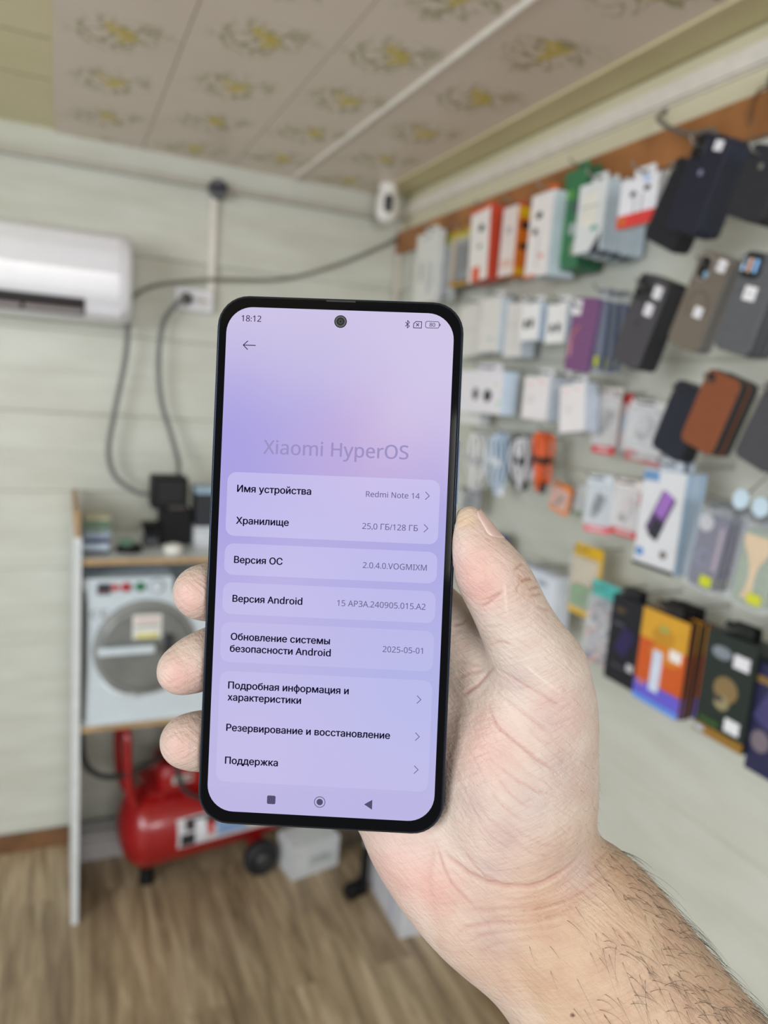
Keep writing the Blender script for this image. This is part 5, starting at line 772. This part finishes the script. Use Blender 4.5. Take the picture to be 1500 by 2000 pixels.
part('vent_plate', lambda b: (b.rslab(-.10, .372, .062, .026, .003, -.0785, -.075, mat((190, 186, 184), .4)), b.box((-.112, -.079, .372), (.016, .002, .018), DK), b.box((-.08, -.079, .373), (.014, .002, .012), mat((150, 60, 54), .4))), shd)
part('pump_head', lambda b: (b.lathe((.10, 0, .344), (0, 0, 1), [(0, .05), (.03, .05), (.034, .062), (.04, .062), (.044, .05), (.054, .062), (.06, .062), (.064, .05), (.074, .062), (.08, .062), (.09, .045), (.11, .04)], BLK, 24)), cx)
part('motor', lambda b: b.lathe((-.13, 0, .45), (1, 0, 0), [(0, .03), (.01, .048), (.17, .048), (.185, .03)], BLK, 24), cx)
gg = part('pressure_gauge', lambda b: b.lathe((-.055, -.07, .436), (-.2, -1, .2), [(0, .019), (.012, .019), (.014, .016)], mat((60, 62, 66), .3), 20), cx)
part('gauge_face', lambda b: b.lathe((-.0578, -.0845, .4388), (-.2, -1, .2), [(0, .014), (.0015, .013)], mat((200, 200, 200), .3), 20), gg)
part('brass_valve', lambda b: b.tube([(-.09, -.06, .41), (-.09, -.075, .43), (-.085, -.085, .425)], .007, mat((150, 110, 60), .3, .8), 8), cx)
lb = MB()
def lab(x0, x1, a0, a1, m, off):
    n_ = 8; r_ = RT + off; vs = []
    for k in range(n_ + 1):
        a = math.radians(a0 + (a1 - a0) * k / n_); vs += [(x0, -r_ * math.cos(a), ZT + r_ * math.sin(a)), (x1, -r_ * math.cos(a), ZT + r_ * math.sin(a))]
    lb.add(vs, [(2 * k, 2 * k + 1, 2 * k + 3, 2 * k + 2) for k in range(n_)], m)
lab(-.125, .26, -14, 28, mat((206, 206, 212), .4), .001); lab(-.115, -.07, -12, 6, mat((40, 40, 46), .4), .002); lab(-.10, .0, 10, 26, mat((52, 40, 44), .4), .002)
lab(-.07, -.035, -6, 22, mat((222, 224, 232), .4), .003); lab(-.03, -.012, -2, 16, mat((196, 50, 50), .4), .003); lab(.0, .10, -8, 14, mat((130, 160, 206), .4), .003); lab(.12, .24, -10, 18, mat((226, 222, 214), .4), .003)
lb.build('tank_label', cx)
for y in (-.125, .125):
    w_ = part('wheel', lambda b: b.lathe((.155, y + .022, .058), (0, -1, 0), [(0, .044), (.004, .055), (.012, .058), (.032, .058), (.040, .055), (.044, .044), (.044, .03), (.038, .028)], mat((24, 26, 30), .6), 30), cx)
    part('hub', lambda b: b.lathe((.155, y + .018, .058), (0, -1, 0), [(0, .026), (.040, .026), (.044, .012), (.046, .008)], mat((54, 56, 58), .5), 18), w_)
part('axle', lambda b: b.tube([(.155, -.13, .058), (.155, .13, .058)], .007, DK, 8), cx); part('axle_bracket', lambda b: b.box((.155, 0, .085), (.03, .20, .05), RED), cx)
part('rubber_foot', lambda b: (b.lathe((-.18, 0, 0), (0, 0, 1), [(0, .026), (.03, .022), (.05, .02)], BLK, 16), b.box((-.18, 0, .075), (.026, .05, .05), BLK)), cx)
cable('air_hose', [(.062, 2.12, .60 - .03), (.068, 2.12, .50), (.085, 2.12, .455), (.13, 2.12, .425), (.19, 2.13, .420), (.26, 2.15, .438), (.33, 2.19, .45)], .0085, mat((30, 32, 32), .5), "black air hose curving from the shelf side panel to the compressor", 'hose')
cable('air_hose', [(.33, 2.165, .44), (.345, 2.13, .37), (.37, 2.115, .335), (.42, 2.11, .315), (.47, 2.115, .33), (.52, 2.15, .40)], .0075, mat((38, 32, 32), .5), "dark thin hose drooping over the compressor's red front", 'hose')
cable('power_cable', [(.064, 2.10, 1.02), (.066, 2.085, .95), (.0655, 2.082, .86), (.066, 2.083, .78), (.0645, 2.085, .70), (.064, 2.09, .62)], .006, BLK, "black cable running down beside the machine inside the side panel")
g = thing('carton', "pale flat carton lying behind the compressor against the back wall", 'carton', (.15, 2.40, 0)); part('carton_body', lambda b: b.rslab(0, .045, .19, .09, .003, -.04, .04, mat((196, 196, 200), .5)), g); part('flap', lambda b: b.box((0, -.041, .07), (.188, .002, .002), GREYC), g)
g = thing('carton', "white carton with faint grey print on the floor right of the compressor wheel", 'carton', (.775, 2.135, 0), (0, 0, .2))
part('carton_body', lambda b: b.rslab(0, .0575, .175, .115, .003, -.055, .055, mat((206, 210, 214), .5)), g); part('faint_print', lambda b: (b.box((.02, -.0555, .05), (.09, .001, .03), mat((180, 188, 188), .5)), b.box((.015, -.0562, .055), (.05, .001, .012), mat((160, 168, 168), .5))), g)
g = thing('carton', "tall white carton with blue mark on the floor by the right wall", 'carton', (1.01, 1.88, 0), (0, 0, -.03))
part('carton_body', lambda b: b.rslab(0, .105, .15, .21, .003, -.16, .16, mat((208, 210, 218), .5)), g); part('blue_mark', lambda b: (b.rslab(-.02, .07, .05, .02, .006, -.1612, -.159, mat((58, 128, 206), .5))), g); part('grey_mark', lambda b: b.box((-.0757, -.09, .06), (.001, .03, .09), mat((190, 196, 210), .5)), g)
g = thing('tool_stand', "black upright stand with a short foot on the floor behind the wrist", 'stand', (.905, 1.95, 0), (0, 0, .3))
part('post', lambda b: b.tube([(0, 0, .004), (0, 0, .15)], .014, BLK, 12), g); part('foot', lambda b: b.rslab(-.03, .020, .075, .04, .01, -.018, .018, BLK, .004), g)
g = thing('crate', "brown grey crate on the floor between the white carton and the black stand", 'crate', (.955, 2.24, 0), (0, 0, .1))
part('crate_body', lambda b: b.rslab(0, .07, .13, .14, .004, -.06, .06, mat((104, 96, 84), .6, var=.3)), g); part('crate_lid', lambda b: b.rslab(0, .147, .136, .014, .004, -.063, .063, mat((134, 132, 130), .5)), g)
# ------------------------------------------------------------------ the right wall: hanging stock (local frame: x right, y into the wall, z up, front face at y = 0)
CHROME = mat((176, 178, 180), .25, .9)
PAPER = mat((238, 237, 242), .55, var=.02)
def hook(y, z, o, what, n_=[0]):
    h = thing('display_hook', "metal display hook holding the " + what, 'hook', (W - .010, y, z), (0, 0, -math.pi / 2), 'metal display hooks on the right wall')
    b = MB(); L_ = o + .012; b.tube([(0, 0, 0), (0, -L_ + .02, .0), (0, -L_ + .006, .003), (0, -L_, .012)], .0021, CHROME, 8); b.build('rod', h)
    b = MB(); b.rslab(0, 0, .011, .018, .003, -.002, .001, mat((186, 186, 178), .4)); b.build('base_plate', h); return h
WORDS = lambda s, k: ' '.join(s.replace(',', '').split()[:k])
def item(row, builder):
    nm, y, z, o, w, h, d, roll, n, spec, label, group = row
    r = thing(nm, label, nm.split('_')[-1] if nm not in ('phone_case', 'bagged_case') else 'phone case', (W - o, y, z), (0, -roll, -math.pi / 2), group)
    hx, hz = builder(r, w, h, d, spec)
    if n > 1 and not group: r['group'] = WORDS(label, 5) + 's'
    for k in range(1, n):
        c = dup(r, (W - o + k * d * 1.07, y + random.uniform(-.0015, .0015), z + random.uniform(-.003, .001)), WORDS(label, 11 if ',' not in label else 20) if False else ORD[k] + " in the stack right behind the " + WORDS(label.split(',')[0], 9), r.get('group'))
        c.rotation_euler = (0, -roll + random.uniform(-.012, .012), -math.pi / 2)
    hy = y - (hx * math.cos(roll) - hz * math.sin(roll)); hzz = z + hx * math.sin(roll) + hz * math.cos(roll)
    hook(hy, hzz, o, WORDS(label.split(',')[0], 10)); return r
def art_on(b, art, w, h, y=-.0006, x0=None):
    for q, (k, cx, cz, aw, ah, c) in enumerate(art):
        m = mat(c, .45); x = (cx - .5) * w; z = (cz - .5) * h; yy = y - .00025 * q
        if k == 'r': b.box((x, yy / 2, z), (aw * w, -yy, ah * h), m)
        elif k == 'e': b.disc(x, z, aw * w / 2, ah * h / 2, yy, 0, m, 18)
        elif k == 'p':
            p = rrect(0, 0, aw * w, ah * h, .12 * aw * w, 4); a = -.42
            b.loft([[(x + u * math.cos(a) - v * math.sin(a), s, z + u * math.sin(a) + v * math.cos(a)) for u, v in p] for s in (yy, 0)], m, False)
        elif k == 't': b.loft([[(x - aw * w / 2, s, z - ah * h / 2), (x + aw * w / 2, s, z - ah * h / 2), (x + aw * w / 2, s, z + ah * h / 2)] for s in (yy, 0)], m, False)
def carton(r, w, h, d, sp):
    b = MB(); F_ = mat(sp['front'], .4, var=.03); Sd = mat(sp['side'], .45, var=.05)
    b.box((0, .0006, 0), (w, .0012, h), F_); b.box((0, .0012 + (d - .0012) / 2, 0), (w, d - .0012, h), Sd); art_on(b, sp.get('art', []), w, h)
    for k, cx, cz, aw, ah, c in sp.get('sideart', []):
        if k == 'r': b.box((w / 2, cx * d, (cz - .5) * h), (.0012, aw * d, ah * h), mat(c, .45))
        else:
            n = 16; b.loft([[(w / 2 + s, cx * d + aw * d / 2 * math.cos(2 * math.pi * i / n), (cz - .5) * h + ah * h / 2 * math.sin(2 * math.pi * i / n)) for i in range(n)] for s in (0, .001)], mat(c, .45), False)
    b.build('box_body', r)
    top = h / 2
    if sp.get('tab'):
        c = sp['tab'] if isinstance(sp['tab'], tuple) else sp['front']
        b = MB(); b.rslab(0, h / 2 + .009, w * .55, .022, .006, d * .55, d * .55 + .0016, mat(c, .45)); b.build('hang_tab', r)
        b = MB(); b.rslab(0, h / 2 + .010, w * .2, .005, .002, d * .55 - .0004, d * .55 + .002, DK); b.build('hang_slot', r); top = h / 2 + .010
    else: top = h / 2 + .003
    return 0, top
def case(r, w, h, d, sp):
    b = MB(); C_ = mat(sp['col'], .55, 0, .35, .10, 900 if sp.get('weave') else 120, .3 if sp.get('weave') else .05); R_m = mat(sp['rim'], .35, 0, .5, .05); rad = min(.0125, w * .17)
    b.rslab(0, 0, w, h, rad, 0, .0022, C_, .0010, 6); b.build('back_panel', r)
    b = MB(); b.ring(0, 0, w * 1.006, h * 1.004, rad, .0016, .0012, d * .94, R_m); b.build('bumper', r)
    cam = sp.get('cam'); rg = mat(sp.get('ring', (30, 30, 34)), .35); dark = mat((10, 11, 14), .2)
    hx, hz = -w * .2, h * .36
    if cam == 'corner':
        b = MB(); b.rslab(-w * .28, h * .355, w * .34, h * .25, .008, -.0016, .0004, rg, .0008); b.rslab(-w * .28, h * .355, w * .27, h * .215, .006, -.0018, .0004, dark); b.build('camera_opening', r); hx = -w * .28
    elif cam == 'triple':
        o = b = MB(); b.rslab(-w * .2, h * .345, w * .52, h * .27, .010, -.0016, .0004, rg, .0008); o = b.build('camera_opening', r)
        b = MB(); [b.disc(-w * .2 + u * w * .12, h * .345 + v * h * .06, w * .10, w * .10, -.003, 0, dark) for u, v in ((-1, 1), (-1, -1), (1, 0))]; b.build('lens_ring', o)
    elif cam == 'pill':
        b = MB(); b.ring(-w * .2, h * .335, w * .46, h * .27, .012, .0035, -.003, .001, rg); b.rslab(-w * .2, h * .335, w * .40, h * .24, .010, -.0004, .0008, dark); o = b.build('camera_opening', r)
        b = MB(); b.disc(-w * .10, h * .275, w * .07, w * .07, -.001, 0, mat((130, 180, 214), .2)); b.build('bluish_disc', o)  # small bluish disc on the dark plate of the camera opening
    elif cam == 'lens3':
        b = MB(); b.rslab(-w * .2, h * .36, w * .56, h * .24, .012, -.002, .0004, dark, .001); o = b.build('camera_opening', r)
        for k, c in enumerate(((130, 160, 186), (186, 150, 136), (110, 150, 190))):
            b = MB(); b.tube([(-w * .36 + k * w * .16, -.004, h * .30), (-w * .36 + k * w * .16, -.004, h * .43)], w * .055, mat(c, .2, .5), 12); b.build('lens_ring', o)
    elif cam == 'slot':
        b = MB(); b.rslab(-w * .32, h * .41, w * .2, h * .1, .005, -.0008, .0004, dark); b.build('camera_opening', r)
    if sp.get('mag'):
        b = MB(); n = 28; mr_ = mat(sp['mag'], .6)
        for k in range(n - 4):
            a0 = math.radians(-70 + k * 360 / n); a1 = math.radians(-70 + (k + 1) * 360 / n)
            vs = [(rr * math.cos(a), -.0005, rr * math.sin(a) - .005) for rr, a in ((w * .33, a0), (w * .33, a1), (w * .27, a1), (w * .27, a0))]; b.add(vs, [(0, 1, 2, 3)], mr_)
        b.build('magnet_ring', r)
    if sp.get('logo'):
        x, z, c = sp['logo']; b = MB(); b.disc((x - .5) * w, (z - .5) * h, w * .06, w * .06, -.0006, 0, mat(c, .4)); b.build('round_logo', r)
    for x, z, tw, th in sp.get('tags', []):
        b = MB(); b.rslab((x - .5) * w, (z - .5) * h, tw * w, th * h, .001, -.0018, .0001, PAPER); b.box(((x - .5) * w, -.002, (z - .5) * h), (tw * w * .6, .0004, th * h * .12), mat((170, 168, 190), .6)); b.build('price_sticker', r)
    if sp.get('stripe'):
        b = MB(); b.tube(spline([(-w * .32, -.0004, -h * .30), (-w * .36, -.0006, -h * .05), (-w * .1, -.0006, h * .12)], 5), .003, mat(sp['stripe'], .3), 6); b.build('gloss_band', r)
    return hx, hz
def nmk(r): return r.name.split('.')[0]
def blister(r, w, h, d, sp):
    b = MB(); b.rslab(0, 0, w, h, .004, d - .002, d, mat(sp['card'], .5)); 
    fh = sp.get('footh', .13)
    if sp.get('foot'): b.box((0, d - .0026, -h * (.5 - fh / 2)), (w, .0014, h * fh), mat(sp['foot'], .45)); b.box((0, d - .0036, -h * (.5 - fh / 2)), (w * .55, .0008, h * fh * .3), mat((236, 200, 206), .5))
    if sp.get('head'): b.box((0, d - .0026, h * .40), (w * 1.01, .0014, h * .2), mat(sp['head'], .45))
    if sp.get('dot'): b.rslab(w * .38, h * .2, w * .12, h * .2, .002, d - .0032, d, mat(sp['dot'], .5))
    c = b.build('backing_card', r)
    if sp.get('hole'):
        b = MB(); b.rslab(0, h * .44, w * .3, h * .05, .002, d - .003, d, mat((120, 126, 134), .5)); b.build('hang_slot', c)
    g = MB(); gm = mat(sp['gad'], .4)
    if sp.get('gad2'):
        g.rslab(0, h * .14, w * .66, h * .36, .004, d * .3, d - .002, gm, .001); g.rslab(0, -h * .22, w * .7, h * .30, .006, d * .25, d - .002, mat(sp['gad2'], .5, var=.5, scale=90), .001)
    elif sp.get('speck'):
        rr = random.Random(3)
        for k in range(34): cx_, cz_ = rr.uniform(-.4, .4) * w, rr.uniform(-.46, .26) * h; g.lathe((cx_, d * .5, cz_), (rr.uniform(-1, 1), 1, rr.uniform(-1, 1)), [(-.006, .002), (-.003, .0065), (.003, .0065), (.006, .002)], mat(rr.choice([(206, 186, 192), (150, 146, 164), (222, 220, 222), (120, 120, 140), (214, 170, 160)]), .4), 10)
    else:
        big = 0.42 if nmk(r) != 'adapter_card' else .16
        if nmk(r) == 'flash_drive_pack': g.box((w * .06, d * .55, h * .02), (w * .26, d * .4, h * .30), gm, (0, .5, 0)); g.box((w * .06 - h * .11, d * .55, h * .02 - h * .19), (w * .17, d * .3, h * .12), CHROME, (0, .5, 0))
        else: g.rslab(w * .05, -h * .02, w * (.5 if big > .2 else .25), h * big, .005, d * .3, d - .002, gm, .0015); g.tube(spline([(-w * .3, d * .6, -h * .3), (-w * .1, d * .5, -h * .24), (w * .1, d * .55, h * .05)], 4), w * .045, gm, 8)
    g.build('product', r)
    if sp.get('frame'):
        b = MB(); b.ring(0, 0, w, h * .98, .005, w * .08, d * .5, d - .001, mat(sp['frame'], .45)); b.build('coloured_frame', r)
    b = MB(); b.rslab(0, -h * .03, w * .86, h * .74, .008, 0, d - .0024, clear_mat(), .002); b.build('clear_blister', r)
    return 0, h * .44
def bag(r, w, h, d, sp):
    b = MB(); iw, ih = w * .84, h * .84
    b.rslab(0, -h * .05, iw, ih, .011, d * .3, d * .75, mat(sp['col'], .35, var=.12, scale=60), .0012); c = b.build('phone_case', r)
    if sp.get('disc'):
        b = MB(); b.disc(-w * .22, h * .27, w * .22, h * .10, d * .3 - .001, d * .4, mat(sp['disc'], .5)); b.build('white_disc', c)
    if sp.get('lens'):
        b = MB(); b.disc(-w * .1, -h * .12, w * .2, h * .10, d * .3 - .0006, d * .4, mat((104, 104, 150), .3)); b.disc(-w * .06, -h * .12, w * .12, h * .07, d * .3 - .0012, d * .4, mat((70, 60, 100), .3)); b.build('inner_print', c)
        b = MB(); b.rslab(w * .30, h * .02, w * .12, h * .5, .004, d * .3 - .0008, d * .4, mat((176, 150, 170), .4)); b.build('pink_band', c)
    if sp.get('glass'):
        b = MB(); pr = [(.44, .42), (.42, .30), (.26, .16), (.12, .02), (.07, -.12), (.10, -.28), (.22, -.42)]
        pts = [(x * iw, z * ih) for x, z in pr] + [(-x * iw, z * ih) for x, z in reversed(pr)]
        b.loft([[(x, yy, z - h * .05) for x, z in pts] for yy in (d * .3 - .0012, d * .4)], mat(sp['glass'], .45), False); b.build('hourglass_shape', c)
    b = MB(); b.rslab(w * .22, -h * .36, w * .34, h * .12, .002, -.0008, .0004, mat(sp['tag'], .5)); b.build('lime_tag', r)
    b = MB(); b.rslab(0, 0, w, h, .003, 0, d * .22, clear_mat((225, 232, 240), .86)); b.rslab(0, 0, w, h, .003, d * .85, d * .98, clear_mat((225, 232, 240), .9)); b.build('clear_bag', r)
    b = MB(); b.rslab(0, h * .47, w, h * .07, .002, d * .24, d * .6, mat((120, 124, 132), .3)); b.build('bag_header', r)
    return 0, h * .47
for row in CARTONS: item(row, carton)
for row in CASES: item(row, case)
for row in BLISTERS: item(row, blister)
for row in BAGS: item(row, bag)
# coiled charging cables on the fourth row
def coil(y, zt, zb, w, o, col, tie, label, cross=False):
    h = zt - zb; r = thing('coiled_cable', label, 'cable', (W - o, y, (zt + zb) / 2), (0, -.12, -math.pi / 2), 'coiled cables on the fourth row'); b = MB(); rr = random.Random(int(y * 999)); m = mat(col, .45)
    for k in range(11):
        a = w / 2 * (.12 + .088 * k); hh = h / 2 * rr.uniform(.85, 1); y0 = .016 * rr.uniform(-1, 1); pts = []
        for i in range(24):
            t = 2 * math.pi * i / 24; pin = (.45 + .55 * abs(math.sin(t)) ** 1.2) if cross else 1
            pts.append((a * math.cos(t) * pin, y0 + .004 * math.sin(2 * t), hh * math.sin(t)))
        b.tube(pts, .0031, m, 6, False, True)
    b.build('cable_loops', r)
    b = MB(); b.box((0, 0, 0), (w * .62, .034, .014), mat(tie, .5), (0, .3, 0)); b.build('cable_tie', r)
    b = MB(); b.rslab(w * .1, -h * .52, .012, .026, .003, -.006, .004, mat(tie, .4), .001); b.rslab(-w * .22, -h * .50, .011, .024, .003, -.004, .006, mat(col, .4), .001); b.build('connector', r)
    hook(y, zt + .003, o, WORDS(label.split(',')[0], 10))
coil(1.69, 1.505, 1.365, .105, .10, (226, 226, 226), (180, 182, 186), "thick white coiled cable nearest the phone edge")
coil(1.575, 1.516, 1.372, .075, .10, (196, 214, 234), (222, 226, 232), "pale blue coiled cable beside the thick white one")
coil(1.518, 1.512, 1.403, .016, .09, (38, 42, 56), (30, 32, 40), "narrow dark cable strap between two pale coils")
coil(1.457, 1.514, 1.405, .075, .11, (222, 222, 228), (36, 36, 40), "white coiled cable with black plugs")
coil(1.372, 1.534, 1.412, .060, .12, (222, 96, 40), (52, 40, 38), "orange coiled cable with dark tie", True)
# loose wires, price bubble and clip around the top rail
cable('loose_wire', [(W - .02, 1.235, 2.185), (1.065, 1.2195, 2.16), (1.065, 1.181, 2.132), (1.065, 1.125, 2.107), (1.062, 1.07, 2.098), (1.055, 1.04, 2.06)], .0042, mat((106, 104, 98), .5), "grey loose wire bent down from the duct to the navy phone case", 'wire')
cable('loose_wire', [(1.085, 1.25, 2.10), (1.088, 1.15, 2.115), (1.085, 1.05, 2.108), (1.088, .95, 2.125), (1.085, .86, 2.10)], .002, DK, "thin dark wire strung along the wooden rail", 'wire')
cable('loose_wire', [(1.085, 1.012, 2.09), (1.075, 1.004, 2.125), (1.07, .985, 2.142), (1.08, .962, 2.135), (1.085, .94, 2.09)], .0022, mat((96, 66, 42), .5), "thin brown wire loop on the wooden rail above the charcoal case", 'wire')
g = thing('cable_clip', "dark clip on the wall just above the wooden rail at the right edge", 'clip', (W - .012, .98, 2.158), (0, 0, -math.pi / 2))
part('clip_body', lambda b: b.rslab(0, 0, .018, .026, .005, -.02, 0, mat((70, 68, 64), .5), .003), g); part('screw', lambda b: b.disc(0, .004, .004, .004, -.0225, -.019, CHROME), g)
for y, z, lab_ in ((.756, 1.484, "round white price bubble on a hook above the bagged purple case"), (.722, 1.478, "round white price bubble cut by the photo's right edge")):
    g = thing('price_bubble', lab_, 'price tag', (W - .215, y, z), (0, 0, -math.pi / 2))
    part('bubble', lambda b: b.disc(0, 0, .0125, .0145, -.002, .002, mat((200, 222, 240), .25), 24), g)
    part('wire_arm', lambda b: b.tube([(0, .003, 0), (0, .06, .045), (0, .19, .05)], .0018, CHROME, 6), g)
